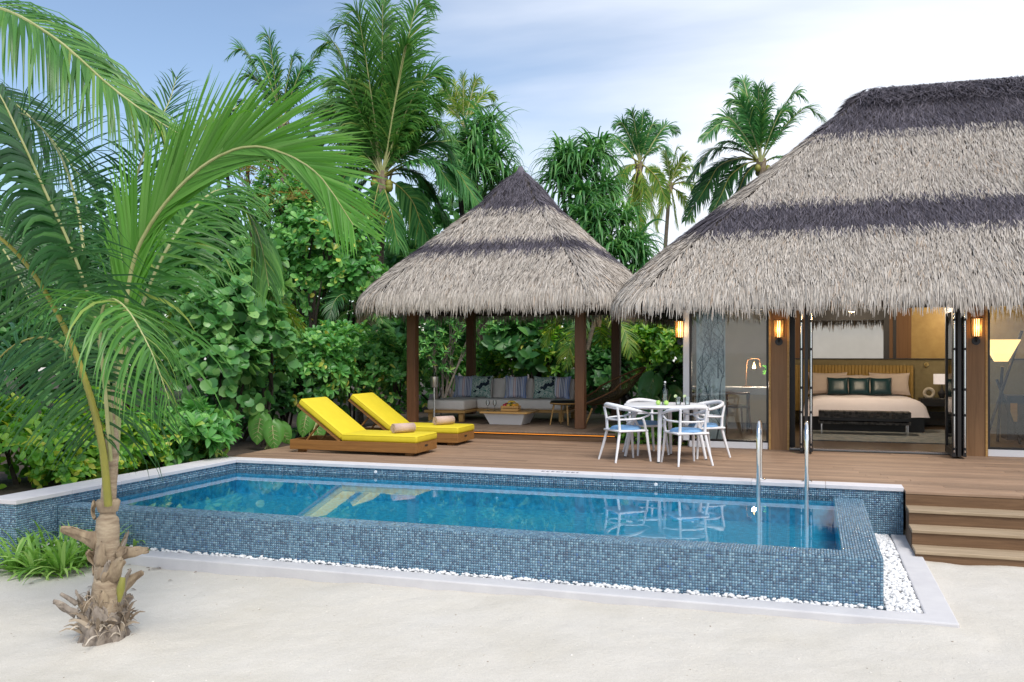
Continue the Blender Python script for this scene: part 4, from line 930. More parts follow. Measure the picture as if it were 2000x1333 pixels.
def tabletop():
    mb = MB(); rows = [ring(0.93, 0.700), ring(0.985, 0.712), ring(1.0, 0.727), ring(0.99, 0.738), ring(0.95, 0.742), ring(0.5, 0.742)]; n = 64
    vs = sum(rows, []); fs = [(j*n+i, j*n+(i+1) % n, (j+1)*n+(i+1) % n, (j+1)*n+i) for j in range(5) for i in range(n)] + [[5*n+i for i in range(n)], list(range(n))[::-1]]
    return mb.add(vs, fs)
tabletop().build('top', M_['white'], dt, 40)
for k in range(4):
    a = math.radians(35 + 90 * k + 45) 
    MB().tube([(0.40*math.cos(a), 0.40*math.sin(a), 0.705), (0.55*math.cos(a), 0.55*math.sin(a), 0.012)], [0.034, 0.019], 10).build('leg', M_['white'], dt, 50)
    MB().tube([(0.55*math.cos(a), 0.55*math.sin(a), 0.012), (0.552*math.cos(a), 0.552*math.sin(a), 0.0)], 0.018, 10).build('glide', M_['black'], dt)
TT = 0.742
e = empty('water_bottle', (-1.90, 12.45, TT), 0, 'clear swing top water bottle on the dining table', 'bottle')
MB().lathe([(0.0, 0.001), (0.038, 0.002), (0.041, 0.012), (0.041, 0.155), (0.036, 0.19), (0.018, 0.235), (0.0145, 0.25), (0.0145, 0.288), (0.017, 0.29), (0.017, 0.298)], 20).build('bottle_glass', M_['clear'], e, 60)
MB().lathe([(0.0, 0.299), (0.013, 0.299), (0.014, 0.312), (0.008, 0.318), (0.0, 0.318)], 14).build('stopper', M_['white'], e, 50)
MB().lathe([(0.0, 0.004), (0.036, 0.006), (0.0385, 0.02), (0.0385, 0.15), (0.0, 0.15)], 20).build('water', M_['clear'], e, 60)
M_['lime'] = simple('lime_skin', (0.42, 0.66, 0.16), 0.45, (0.36, 0.58, 0.12), 25, 0.2, 120)
for x, y, lb in ((-1.98, 12.37, 'pale green lime on the table, nearer the pavilion'), (-1.87, 12.36, 'pale green lime on the table, in front of the bottle')):
    r = 0.034; o = MB().lathe([(0.001, -r*.95), (r*.5, -r*.84), (r*.9, -r*.4), (r, 0), (r*.9, r*.4), (r*.5, r*.84), (r*.15, r*.98), (0.001, r*1.0)], 16).build('lime', M_['lime'], None, 70, (x, y, TT + r*.95), (0.3, 0.5, 0)); tag(o, lb, 'lime', 'limes')
for x, y, lb in ((-1.72, 12.44, 'water glass with lime slice next to the bottle'), (-1.60, 12.46, 'water glass with lime slice nearest the villa')):
    e = empty('tumbler', (x, y, TT), 0, lb, 'glass', 'water glasses')
    MB().lathe([(0.0, 0.002), (0.030, 0.002), (0.037, 0.03), (0.040, 0.07), (0.036, 0.112), (0.0345, 0.112), (0.038, 0.07), (0.035, 0.032), (0.028, 0.008), (0.0, 0.008)], 20).build('glass', M_['clear'], e, 60)
    MB().lathe([(0.0, 0.009), (0.028, 0.010), (0.035, 0.034), (0.037, 0.062), (0.0, 0.062)], 20).build('water', M_['clear'], e, 60)
    MB().lathe([(0.0, -0.002), (0.022, -0.002), (0.022, 0.002), (0.0, 0.002)], 18, T3(-0.035, -0.01, 0.12) @ RX(math.pi/2)).build('lime_slice', simple('lime_flesh', (0.62, 0.74, 0.40), 0.5), e, 40)

# ================================================================== inside the villa
FZ_ = VZ
M_['sheet'] = simple('white_bed_linen', (0.80, 0.76, 0.80), 0.85, (0.76, 0.72, 0.76), 6, 0.2, 150)
M_['throw'] = simple('black_throw', (0.02, 0.018, 0.018), 0.9)
M_['pillow'] = simple('cream_pillow', (0.62, 0.52, 0.44), 0.85, (0.57, 0.47, 0.40), 8)
M_['teal'] = simple('teal_satin', (0.012, 0.055, 0.065), 0.35, (0.008, 0.04, 0.05), 8)
bed = empty('bed', (0.88, 17.35, FZ_), 0, 'wide double bed with white duvet and channelled gold headboard', 'bed')
MB().box(-0.98, 0.98, 0.12, 2.0, 0.02, 0.30).build('base', M_['black'], bed)
def duvet(u, v):
    x = (u - .5) * 2; y = v; e_ = 1 - abs(x) ** 7; z = 0.30 + 0.31 * max(0, e_) ** 0.5; f = min(1, v * 9); z = 0.28 + (z - 0.28) * (1 - (1 - f) ** 3)
    return (x * 1.06, 0.02 + y * 1.98, z + 0.008 * math.sin(x * 9 + y * 4))
MB().grid(duvet, 44, 36).build('duvet', M_['sheet'], bed, 60)
MB().grid(lambda u, v: tuple(Vector(duvet(u, 0.55 + v * 0.16)) * 1.0 + Vector((0, 0, 0.008))), 44, 6).build('throw', M_['throw'], bed, 60)
hb = MB()
n = 36
for k in range(n):
    x0 = -1.28 + k * (2.26 / n); hb.rbox(x0, x0 + 2.26 / n - 0.003, 1.93, 2.02, 0.25, 1.17, 0.012, 2)
hb.build('headboard', simple('gold_velvet', (0.34, 0.22, 0.055), 0.7, (0.27, 0.17, 0.04), 10), bed, 50)
BT = FZ_ + 0.61
for x, w, lb in ((0.28, 0.75, 'large cream pillow on the bed nearest the folding door'), (1.42, 0.75, 'large cream pillow on the bed nearest the bedside table')):
    cushion('bed_pillow', (x, 19.20, BT + 0.20), (math.radians(-18), 0, 0), M_['pillow'], lb, 'pillow', 'cream bed pillows', w, 0.46, 0.2)
for x, lb in ((0.60, 'blush pillow behind the teal cushions, on the folding door side'), (1.12, 'blush pillow behind the teal cushions, on the bedside table side')):
    cushion('bed_pillow', (x, 19.16, BT + 0.18), (math.radians(-22), 0, 0), M_['pillow'], lb, 'pillow', 'blush bed pillows', 0.66, 0.42, 0.18)
for x, lb in ((0.47, 'dark teal satin cushion on the bed, nearest the folding door'), (0.86, 'dark teal satin cushion on the bed, middle of three'), (1.25, 'dark teal satin cushion on the bed, nearest the bedside lamp')):
    cushion('teal_cushion', (x, 18.98, BT + 0.155), (math.radians(-18), 0, 0), M_['teal'], lb, 'cushion', 'teal bed cushions', 0.40, 0.36, 0.15)
bn_ = empty('bed_bench', (0.84, 16.92, FZ_), 0, 'low black woven bench at the foot of the bed', 'bench')
M_['rattan'] = island('black_rattan', [(0, (0.015, 0.014, 0.014)), (1, (0.10, 0.095, 0.09))], 0.6)
for z0, z1 in ((0.30, 0.43), (0.19, 0.25)):
    mb = MB()
    for k in range(int((z1 - z0) / 0.022)):
        for q in range(30): mb.box(-0.74 + q * 0.0493, -0.74 + q * 0.0493 + 0.046, -0.19 - (0.004 if (q + k) % 2 else 0), 0.19, z0 + k * 0.022, z0 + k * 0.022 + 0.020)
    o = mb.build('woven_top' if z1 > .4 else 'woven_shelf', M_['rattan'], bn_); o['kind'] = 'stuff'
MB().box(-0.73, 0.73, -0.18, 0.18, 0.25, 0.30).build('frame', M_['black'], bn_)
for x in (-0.70, 0.68):
    for y in (-0.16, 0.14): MB().box(x, x + 0.02, y, y + 0.02, 0.0, 0.19).build('leg', M_['grey_metal'], bn_)
rug = MB().rbox(-0.2, 2.35, 15.55, 18.3, FZ_ + 0.001, FZ_ + 0.016, 0.005).build('rug', simple('mottled_blue_rug', (0.36, 0.36, 0.34), 0.95, (0.05, 0.09, 0.12), 9, 0.4, 200, stretch=(1, 3, 1))); tag(rug, 'mottled grey blue rug under the bed and bench', 'rug')
ns = empty('bedside_table', (2.22, 19.15, FZ_), 0, 'black floating bedside table beside the bed', 'bedside table')
MB().rbox(-0.27, 0.27, -0.2, 0.2, 0.40, 0.55, 0.006).build('cabinet', M_['black'], ns)
MB().box(-0.30, 0.9, 0.16, 0.24, 0.02, 0.28).build('plinth', M_['black'], ns)
lp = empty('bedside_lamp', (2.34, 19.12, FZ_ + 0.55), 0, 'table lamp with pale drum shade on the bedside table', 'lamp')
MB().lathe([(0.0, 0.0), (0.035, 0.002), (0.05, 0.03), (0.075, 0.09), (0.07, 0.12), (0.03, 0.15), (0.012, 0.19), (0.010, 0.28), (0.0, 0.28)], 20).build('base', simple('glazed_base', (0.04, 0.04, 0.045), 0.15), lp, 50)
MB().lathe([(0.15, 0.27), (0.15, 0.46)], 26).build('shade', simple('lilac_shade', (0.66, 0.66, 0.74), 0.8, emit=(1, 0.85, 0.75), es=0.35), lp, 60)
point('bulb', (0, 0, 0.36), 6, WARM, 0.04, lp)
ck = empty('ring_clock', (2.10, 19.0, FZ_ + 0.552), 0, 'round white ring shaped clock on the bedside table', 'clock')
MB().tube([(0.08*math.cos(a), 0, 0.10 + 0.08*math.sin(a)) for a in np.linspace(0, 2*math.pi, 25)[:-1]], 0.03, 10, closed=True).build('ring', simple('ivory_resin', (0.6, 0.55, 0.45), 0.4), ck, 60)
MB().box(-0.05, 0.05, -0.03, 0.03, 0.0, 0.012).build('foot', M_['black'], ck)
rl = empty('reading_light', (2.1, HWY - 0.001, 1.22), 0, 'small brass reading light on the panel above the bedside table', 'reading light')
MB().lathe([(0.0, 0.0), (0.045, 0.0), (0.045, 0.02), (0.0, 0.02)], 18, RX(math.pi/2)).build('plate', simple('brass', (0.75, 0.55, 0.22), 0.25, metal=1.0), rl, 40)
MB().tube([(0, -0.02, 0), (-0.01, -0.06, 0.01), (-0.03, -0.08, -0.06)], 0.012, 8).build('arm', simple('brass_arm', (0.75, 0.55, 0.22), 0.25, metal=1.0), rl, 40)
# ceiling lamps that wash the gold wall and the bed
for x, y, lb in ((0.9, 16.6, 'recessed ceiling spotlight above the bed'), (2.7, 18.7, 'recessed ceiling spotlight washing the gold wall')):
    e = empty('ceiling_spotlight', (x, y, 2.355), 0, lb, 'spotlight', 'ceiling spotlights')
    MB().lathe([(0.0, 0.0), (0.06, 0.0), (0.07, -0.006), (0.07, -0.001)], 16).build('trim_ring', M_['white'], e, 50)
    MB().lathe([(0.0, -0.004), (0.045, -0.004), (0.045, -0.001)], 16).build('lens', glow('ceiling_lens', (1, 0.8, 0.55), 10), e, 50)
    point('bulb', (0, 0, -0.09), 85 if x < 2 else 26, (1.0, 0.80, 0.58), 0.05, e)
# tripod floor lamp with square funnel shade behind the fixed pane at the picture's right
fl = empty('floor_lamp', (2.80, 16.0, FZ_), 0, 'tall floor lamp with glowing funnel shade on dark crossed wooden legs', 'lamp')
MB().add(flare((0.085, 0.085), (0.235, 0.235), 1.28, 1.62), [(0,1,5,4),(1,2,6,5),(2,3,7,6),(3,0,4,7)]).build('shade', simple('glowing_linen', (0.8, 0.62, 0.35), 0.8, emit=(1.0, 0.66, 0.24), es=1.3), fl)
for a, b2 in (((-0.24, -0.05, 0), (0.30, 0.05, 1.76)), ((0.26, -0.06, 0), (-0.05, 0.05, 1.0)), ((0.0, 0.28, 0), (0.02, 0.0, 1.2))): MB().tube([a, b2], 0.022, 8).build('leg', M_['black'], fl)
MB().box(-0.36, -0.16, 0.25, 0.32, 0.0, 1.6).build('back_board', M_['black'], fl)
point('bulb', (0, 0, 1.5), 14, (1.0, 0.62, 0.25), 0.1, fl)
cab = empty('side_cabinet', (3.35, 16.9, FZ_), 0, 'dark low cabinet with pale plate coloured as a lit niche behind the floor lamp', 'cabinet')
MB().box(-0.35, 0.6, -0.25, 0.25, 0.0, 0.72).build('body', M_['black'], cab); MB().box(-0.30, -0.2, -0.256, -0.251, 0.3, 0.6).build('niche', M_['pale_teak'], cab)  # pale wood plate stands in for the light in the niche, nothing glows
# desk, chair, lamp and plant behind the left pane
dk = empty('writing_desk', (-1.10, 17.3, FZ_), 0, 'pale writing desk on thin legs behind the left window pane', 'desk')
MB().rbox(-0.5, 0.55, -0.3, 0.3, 0.66, 0.79, 0.006).build('top', M_['white'], dk)
for x in (-0.46, -0.02, 0.5):
    for y in (-0.27, 0.25): MB().tube([(x, y, 0.66), (x, y, 0)], 0.014, 6).build('leg', M_['black'], dk)
dc = empty('desk_chair', (-1.32, 16.75, FZ_), 0.4, 'dark wooden desk chair standing at the writing desk', 'chair')
MB().rbox(-0.22, 0.22, -0.2, 0.22, 0.44, 0.48, 0.015, 2).build('seat', simple('grey_seat_pad', (0.10, 0.10, 0.11), 0.9), dc, 50)
for x in (-1, 1):
    MB().tube([(x*0.19, 0.19, 0.45), (x*0.23, 0.24, 0)], [0.02, 0.012], 7).build('leg', M_['post'], dc, 50)
    MB().tube([(x*0.2, -0.2, 0.72), (x*0.19, -0.18, 0.45), (x*0.23, -0.25, 0)], [0.018, 0.02, 0.012], 7).build('leg', M_['post'], dc, 50)
MB().tube([(0.24*math.sin(a), -0.22*math.cos(a), 0.70) for a in np.linspace(-1.9, 1.9, 15)], 0.02, 7).build('back_rail', M_['post'], dc, 60)
dl = empty('desk_lamp', (-1.15, 17.4, FZ_ + 0.79), 0, 'slim desk lamp with glowing cone on the writing desk', 'lamp')
MB().tube([(-0.02, 0, 0.0), (0.0, 0, 0.45), (0.02, 0, 0.50), (0.06, 0, 0.52), (0.2, 0, 0.52), (0.23, 0, 0.50), (0.24, 0, 0.36)], 0.007, 6).build('arm', M_['cane'], dl, 50)
MB().lathe([(0.0, 0.0), (0.09, 0.0), (0.09, 0.012), (0.0, 0.012)], 16).build('foot', M_['cane'], dl, 40)
MB().lathe([(0.035, 0.34), (0.004, 0.46)], 14, T3(0.13, 0, 0)).build('cone', glow('lamp_cone', (1.0, 0.55, 0.18), 4), dl, 60)
point('bulb', (0.13, -0.05, 0.36), 22, (1.0, 0.8, 0.6), 0.04, dl)
# curtains with a branching coral print
def curtain(x0, x1, y, z0, z1, lb, seed):
    e = empty('curtain', (x0, y, z0), 0, lb, 'curtain', 'coral print curtains'); w = x1 - x0; hh = z1 - z0
    def yy(x): return 0.022 * math.sin(x * 46) + 0.01 * math.sin(x * 19 + 1)
    MB().grid(lambda u, v: (u * w, yy(u * w), v * hh), 60, 4).build('cloth', simple('pale_aqua_curtain', (0.74, 0.82, 0.81), 0.9, (0.70, 0.78, 0.77), 6), e, 80)
    r_ = random.Random(seed); mb = MB()
    def br(x, z, a, L, th, dep):
        st = 5; pts = [(x, z)]
        for i in range(st):
            a += r_.uniform(-.22, .22); x += math.sin(a) * L / st; z += math.cos(a) * L / st
            if x < 0.02 or x > w - 0.02: a = -a * 0.6; x = min(max(x, 0.02), w - 0.02)
            if z > hh - 0.02: return
            pts.append((x, z))
            if dep < 4 and i >= 1 and r_.random() < 0.75: br(x, z, a + r_.choice((-1, 1)) * r_.uniform(.5, 1.0), L * r_.uniform(.45, .7), th * .62, dep + 1)
        vs = []; fs = []
        for i, (px_, pz_) in enumerate(pts):
            t_ = th * (1 - .55 * i / len(pts)); vs += [(px_ - t_, yy(px_ - t_) - 0.005, pz_), (px_ + t_, yy(px_ + t_) - 0.005, pz_)]
        for i in range(len(pts) - 1): fs.append((2*i, 2*i+1, 2*i+3, 2*i+2))
        mb.add(vs, fs)
    for x, z in ((w*.25, 0.02), (w*.7, 0.05), (w*.45, 0.6), (w*.2, 0.95), (w*.75, 1.0), (w*.5, 1.3), (w * .8, 0.5)): br(x, z, r_.uniform(-.2, .2), 0.62, 0.012, 0)
    mb.build('coral_print', simple('coral_ink', (0.07, 0.13, 0.15), 0.9), e)['kind'] = 'stuff'
curtain(-1.72, -1.28, VYF + 0.16, 0.05, 2.34, 'pale aqua curtain printed with dark coral branches at the villa corner', 4)
curtain(2.98, 3.5, VYF + 0.45, 0.05, 2.34, 'pale aqua curtain printed with dark coral branches beside the floor lamp', 9)
vs_ = empty('potted_sprig', (-0.72, 17.3, FZ_ + 0.79), 0, 'leafy sprig in a small vase on the writing desk', 'plant')
MB().lathe([(0.0, 0.0), (0.04, 0.0), (0.055, 0.06), (0.03, 0.13), (0.025, 0.15)], 14).build('vase', M_['white'], vs_, 50)

# ================================================================== vegetation
G = lambda *c: c
M_['frond'] = island('fresh_palm_leaf', [(0, (0.04, 0.145, 0.027)), (0.5, (0.08, 0.238, 0.045)), (0.9, (0.152, 0.34, 0.072)), (1, (0.288, 0.374, 0.081))], 0.38, spec=0.5, trans=0.4)
M_['frond_bright'] = island('bright_palm_leaf', [(0, (0.0744, 0.245, 0.024)), (0.6, (0.118, 0.331, 0.044)), (1, (0.186, 0.403, 0.088))], 0.38, spec=0.5, trans=0.35)
M_['frond_dark'] = island('deep_palm_leaf', [(0, (0.0162, 0.0691, 0.019)), (0.6, (0.0365, 0.134, 0.0346)), (1, (0.081, 0.216, 0.0562))], 0.36, spec=0.5, trans=0.38)
M_['frond_far'] = island('far_palm_leaf', [(0, (0.036, 0.144, 0.042)), (0.5, (0.072, 0.252, 0.072)), (0.9, (0.156, 0.372, 0.102)), (1, (0.312, 0.432, 0.108))], 0.42, spec=0.5, trans=0.38)
M_['frond_yel'] = island('yellowing_palm_leaf', [(0, (0.08, 0.21, 0.035)), (0.5, (0.19, 0.35, 0.05)), (1, (0.44, 0.46, 0.08))], 0.42, spec=0.5, trans=0.4)
M_['rib_y'] = simple('yellow_midrib', (0.32, 0.29, 0.05), 0.4, (0.22, 0.22, 0.04), 6)
M_['rib_g'] = simple('pale_midrib', (0.42, 0.42, 0.20), 0.45, (0.30, 0.33, 0.12), 6)
M_['vein_dark'] = simple('dark_leaf_vein', (0.09, 0.22, 0.07), 0.5)
M_['bark'] = simple('palm_bark', (0.26, 0.21, 0.16), 0.9, (0.10, 0.08, 0.065), 9, 0.8, 40, stretch=(1, 1, 3))
M_['dark_bark'] = simple('dark_bark', (0.06, 0.045, 0.035), 0.95, (0.025, 0.02, 0.016), 9, 0.8, 40)
M_['twig'] = simple('grey_twig', (0.22, 0.19, 0.155), 0.9, (0.11, 0.09, 0.075), 14, 0.5, 60)
M_['husk'] = simple('dry_husk', (0.46, 0.36, 0.24), 0.9, (0.21, 0.15, 0.10), 14, 0.7, 60, stretch=(1, 1, 0.3))
M_['husk_grey'] = simple('weathered_husk', (0.42, 0.36, 0.30), 0.95, (0.15, 0.12, 0.10), 18, 0.9, 60, stretch=(1, 1, 0.3))
M_['ptrunk'] = simple('young_palm_trunk', (0.50, 0.40, 0.28), 0.9, (0.24, 0.17, 0.11), 9, 0.7, 34, stretch=(1, 1, 4))
M_['rootball'] = simple('sandy_root_fibre', (0.40, 0.34, 0.28), 0.95, (0.07, 0.05, 0.04), 16, 1.0, 55, stretch=(1, 1, 0.5))
M_['shred'] = island('torn_husk', [(0, (0.12, 0.09, 0.065)), (0.4, (0.27, 0.21, 0.15)), (0.8, (0.45, 0.37, 0.28)), (1, (0.6, 0.53, 0.44))], 0.95)
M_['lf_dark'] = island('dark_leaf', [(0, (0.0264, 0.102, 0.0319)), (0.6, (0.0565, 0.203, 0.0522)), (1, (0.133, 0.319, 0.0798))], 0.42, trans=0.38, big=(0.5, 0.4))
M_['lf_mid'] = island('mid_leaf', [(0, (0.0589, 0.206, 0.0503)), (0.6, (0.13, 0.395, 0.0922)), (0.93, (0.283, 0.57, 0.142)), (1, (0.707, 0.665, 0.134))], 0.36, trans=0.38, big=(0.6, 0.4))
M_['lf_yel'] = island('light_leaf', [(0, (0.072, 0.228, 0.036)), (0.5, (0.156, 0.408, 0.054)), (0.85, (0.324, 0.564, 0.072)), (1, (0.624, 0.648, 0.096))], 0.36, trans=0.4, big=(0.8, 0.5))
M_['lf_grape'] = island('seagrape_leaf', [(0, (0.0599, 0.2, 0.0569)), (0.6, (0.12, 0.333, 0.0876)), (1, (0.279, 0.507, 0.155))], 0.34, trans=0.38, big=(0.6, 0.4))
M_['lf_vine'] = island('rusty_vine_leaf', [(0, (0.10, 0.06, 0.015)), (0.4, (0.22, 0.17, 0.03)), (0.8, (0.20, 0.22, 0.05)), (1, (0.34, 0.16, 0.03))], 0.7, trans=0.38)
M_['lf_ear'] = island('taro_leaf', [(0, (0.08, 0.26, 0.045)), (1, (0.15, 0.37, 0.07))], 0.4, trans=0.4)
M_['strap'] = island('strap_leaf', [(0, (0.04, 0.15, 0.045)), (0.6, (0.095, 0.29, 0.08)), (1, (0.21, 0.43, 0.12))], 0.38, trans=0.38, big=(0.5, 0.4))
M_['strap_lt'] = island('spider_plant_leaf', [(0, (0.13, 0.30, 0.06)), (0.6, (0.27, 0.50, 0.10)), (0.92, (0.42, 0.60, 0.2)), (1, (0.65, 0.6, 0.25))], 0.4, trans=0.4)

def straps(P, D, Wd, L, w, droop, K=5, fold=0.25, prof=(.75, 1, .95, .75, .45, .04), bend=None):
    """many tapering strap leaves at once: roots P, first directions D, width directions Wd"""
    n = len(P); L = np.broadcast_to(L, n); w = np.broadcast_to(w, n); droop = np.broadcast_to(droop, n)
    p = P.copy(); d = nrm(D); wd_ = nrm(Wd - d * (Wd * d).sum(-1, keepdims=True)); out_ = []
    pf = np.interp(np.linspace(0, 1, K + 1), np.linspace(0, 1, len(prof)), prof)
    for k in range(K + 1):
        nn = np.cross(d, wd_); ww = (w * pf[k] / 2)[:, None]
        out_ += [p - wd_ * ww + nn * ww * fold, p, p + wd_ * ww + nn * ww * fold]
        p = p + d * (L / K)[:, None]
        d = d.copy(); d[:, 2] -= droop * (k + 1) / K
        if bend is not None: d = d + bend * ((k + 1) / K)
        d = nrm(d); wd_ = nrm(wd_ - d * (wd_ * d).sum(-1, keepdims=True))
    V = np.stack(out_, 1).reshape(-1, 3); m = (K + 1) * 3; b0 = (np.arange(n) * m)[:, None]; fs = []
    for k in range(K):
        a = 3 * k; fs += [(a, a+1, a+4, a+3), (a+1, a+2, a+5, a+4)]
    return V, np.concatenate([b0 + np.array(f) for f in fs])
def spline(pts, n):
    P = np.array([list(p) for p in pts], float); P = np.vstack([2*P[0]-P[1], P, 2*P[-1]-P[-2]]); o = []
    seg = len(P) - 3; ts = np.linspace(0, seg - 1e-6, n)
    for t_ in ts:
        i = int(t_); u = t_ - i; a, b2, c, d = P[i:i+4]
        o.append(0.5 * ((2*b2) + (-a+c)*u + (2*a-5*b2+4*c-d)*u*u + (-a+3*b2-3*c+d)*u**3))
    return np.array(o)
LPROF = ([0, .08, .2, .45, .7, .88, 1], [.35, .7, .95, 1.0, .85, .58, .3])
def frond_geo(sp, n, L, w, up, droop=(.25, .25), s0=0.12, seed=1, ang=(15, 62), lift=0.15, lens=(1, 1), K=5, jit=1.0, gaps=0.0):
    rg = np.random.default_rng(seed); S = spline(sp, 80); seg = np.linalg.norm(np.diff(S, axis=0), axis=1); cum = np.concatenate([[0], np.cumsum(seg)]) / seg.sum()
    Tn = nrm(np.gradient(S, axis=0)); Vs, Qs, off = [], [], 0; up = np.array(up, float)
    for si, side in enumerate((1, -1)):
        if lens[si] <= 0: continue
        s = np.linspace(s0, 0.995, n) + rg.normal(0, .25 / n, n) * jit; s = np.clip(s, 0, 1)
        if gaps: s = s[rg.random(n) > gaps]
        P = np.stack([np.interp(s, cum, S[:, i]) for i in range(3)], 1); T_ = nrm(np.stack([np.interp(s, cum, Tn[:, i]) for i in range(3)], 1))
        Nn = nrm(up - T_ * (T_ * up).sum(-1, keepdims=True)); B = np.cross(T_, Nn) * side
        f = (s - s0) / (1 - s0); a = np.radians(ang[0] + (ang[1] - ang[0]) * f + rg.normal(0, 4, len(s)) * jit)
        D = B * np.cos(a)[:, None] + T_ * np.sin(a)[:, None] + Nn * (lift + rg.normal(0, .07, len(s)) * jit)[:, None]
        LL = L * lens[si] * np.interp(f, *LPROF) * rg.uniform(.86, 1.08, len(s)) * np.where(rg.random(len(s)) < .07, rg.uniform(.45, .8, len(s)), 1); ww = w * np.interp(f, [0, .2, .8, 1], [.7, 1, .85, .5]) * rg.uniform(.8, 1.15, len(s))
        V, Q = straps(P, D, T_, LL, ww, droop[si] * rg.uniform(.6, 1.5, len(s)) + np.where(rg.random(len(s)) < .06, rg.uniform(.2, .6, len(s)), 0), K); Vs.append(V); Qs.append(Q + off); off += len(V)
    return np.concatenate(Vs), np.concatenate(Qs), S
def frond(parent, sp, n, L, w, up, mat, rib, ribr=0.02, **k):
    V, Q, S = frond_geo(sp, n, L, w, up, **k); o = npobj('frond', V, Q, mat, parent, True)
    idx = np.linspace(0, 79, 34).astype(int); MB().tube([S[i] for i in idx], [ribr * (1 - .85 * j / 33) for j in range(34)], 6).build('midrib', rib, o, 60); return o
TOCAM = np.array((SN, -CS, 0.0)); RIGHT = np.array((CS, SN, 0.0)); FWD = -TOCAM
def ground(x, y): return soilz(x, y) if (x < -7.79 or y > 10.86) else sandz(x, y)

# ------------------------------------------------------------------ young coconut palm on the sand
hero = empty('coconut_palm', (0, 0, 0), 0, 'young coconut palm standing on the sand before the pool with sweeping green fronds', 'palm tree')
D0 = 6.56
tp = [at(205, 1240, 6.5), at(207, 1180, 6.5), at(209, 1110, 6.52), at(210, 1040, 6.55), at(211, 985, 6.56), at(217, 900, 6.58), at(219, 830, 6.6), at(222, 760, 6.62)]
MB().tube([Vector(p) for p in spline(tp, 90)], [r * (1 + .035 * ((i % 7) / 6) + .03 * mnoise.noise(Vector((i * .3, 0, 0)))) for i, r in enumerate(np.interp(np.linspace(0, 1, 90), [0, .1, .25, .5, .52, .75, 1], [.15, .115, .085, .076, .052, .048, .028]))], 18).build('trunk', M_['ptrunk'], hero, 60)
def husk(p0, ax, out_, L, W, curl, mat, seed):
    r_ = random.Random(seed); p0, ax, out_ = Vector(p0), Vector(ax).normalized(), Vector(out_).normalized(); lat = ax.cross(out_).normalized()
    def fn(u, v):
        x = (u - .5) * 2; wv = W * (1 - .75 * v ** 1.5) * (1 + .12 * math.sin(9 * v + seed))
        return p0 + ax * (L * (v - .15 * v * v)) + lat * (x * wv / 2) + out_ * (0.02 + curl * v * v * L - 0.35 * wv * (x * x) * (1 - v * .6)) + Vector((0, 0, 0.012 * math.sin(x * 7 + v * 5 + seed)))
    o = MB().grid(fn, 8, 9).build('dry_leaf_base', mat, hero, 60); so_ = o.modifiers.new('thick', 'SOLIDIFY'); so_.thickness = 0.007; return o
bpos = at(205, 1225, 6.5)
hk = []
hr = random.Random(12)
for i in range(22):
    yo = hr.choice((0, 10, 25, 40, 60, 85, 110, 135)); az = i * 137.5 + hr.uniform(-20, 20); big = yo < 30
    hk.append((az, yo, hr.uniform(.14, .26), hr.uniform(.08, .17), hr.uniform(-.5, .35), 'husk_grey' if hr.random() < (.8 if big else .25) else 'husk'))
hk += [(60, 70, .26, .13, .30, 'husk'), (8, 105, .27, .17, .05, 'husk'), (74, 40, .36, .09, .12, 'husk_grey'), (-80, 30, .26, .06, .1, 'husk_grey')]
for i, (az, yo, L, W, cu, mt) in enumerate(hk):
    a = math.radians(az); o_ = Vector(TOCAM) * math.cos(a) + Vector(RIGHT) * math.sin(a); c = at(206, 1235 - yo, 6.52); r = .125 if yo < 12 else .10 if yo < 60 else .075
    husk(c + o_ * r, Vector((0, 0, 1)) * hr.uniform(.5, 1) + o_ * hr.uniform(.0, .4) + Vector((-o_.y, o_.x, 0)) * hr.uniform(-.9, .9), o_, L, W, cu, M_[mt], i)
def lump(u, v):
    a = u * 2 * math.pi; z = -.10 + v * .30; r = .085 * (1 - v) ** .7 + .085 + .035 * mnoise.noise(Vector((math.cos(a) * 3, math.sin(a) * 3, v * 4))) + .02 * mnoise.noise(Vector((math.cos(a) * 9, math.sin(a) * 9, v * 9)))
    return bpos + Vector((r * math.cos(a), r * math.sin(a), z))
MB().grid(lump, 40, 14).build('root_ball', M_['rootball'], hero, 80)
cl = at(211, 985, 6.56)       # torn fibre collar round the petioles
MB().lathe([(0.068, -0.05), (0.078, -0.01), (0.084, 0.02), (0.07, 0.035)], 18, T3(*cl)).build('fibre_collar', M_['husk'], hero, 60)
husk(cl + Vector(RIGHT) * -.09 + Vector((0, 0, 0.02)), Vector((0, 0, -1)) - Vector(RIGHT) * .4, -Vector(RIGHT), .16, .08, -.4, M_['husk'], 31)
husk(at(190, 1065, 6.5) , -Vector(RIGHT) * 1.0 + Vector((0, 0, .8)), Vector(TOCAM) - Vector(RIGHT) * .3, .26, .15, .35, M_['husk'], 32)
husk(at(228, 1085, 6.5), Vector(RIGHT) * .8 + Vector((0, 0, .3)), Vector(TOCAM) + Vector((0, 0, .6)), .24, .10, -.5, M_['husk'], 33)
MB().tube([at(150, 1180, 6.45), at(132, 1168, 6.42), at(118, 1160, 6.4)], [.02, .016, .012], 7).build('dead_stub', M_['husk_grey'], hero, 60)
husk(at(150, 1200, 6.44), -Vector(RIGHT) * .8 + Vector((0, 0, .6)), Vector(TOCAM), .2, .07, .2, M_['husk_grey'], 34)
MB().tube([at(233, 1175, 6.4), at(236, 1150, 6.38), at(240, 1128, 6.4)], [.012, .03, .018], 8).build('green_stub', M_['rib_y'], hero, 60)
rg = np.random.default_rng(77); n = 380; a = rg.uniform(0, 6.28, n); rr = rg.uniform(.08, .16, n); c = np.array(at(203, 1225, 6.5))
P = c + np.stack([np.cos(a) * rr, np.sin(a) * rr, rg.uniform(-.08, .30, n) - rr * .5], 1)
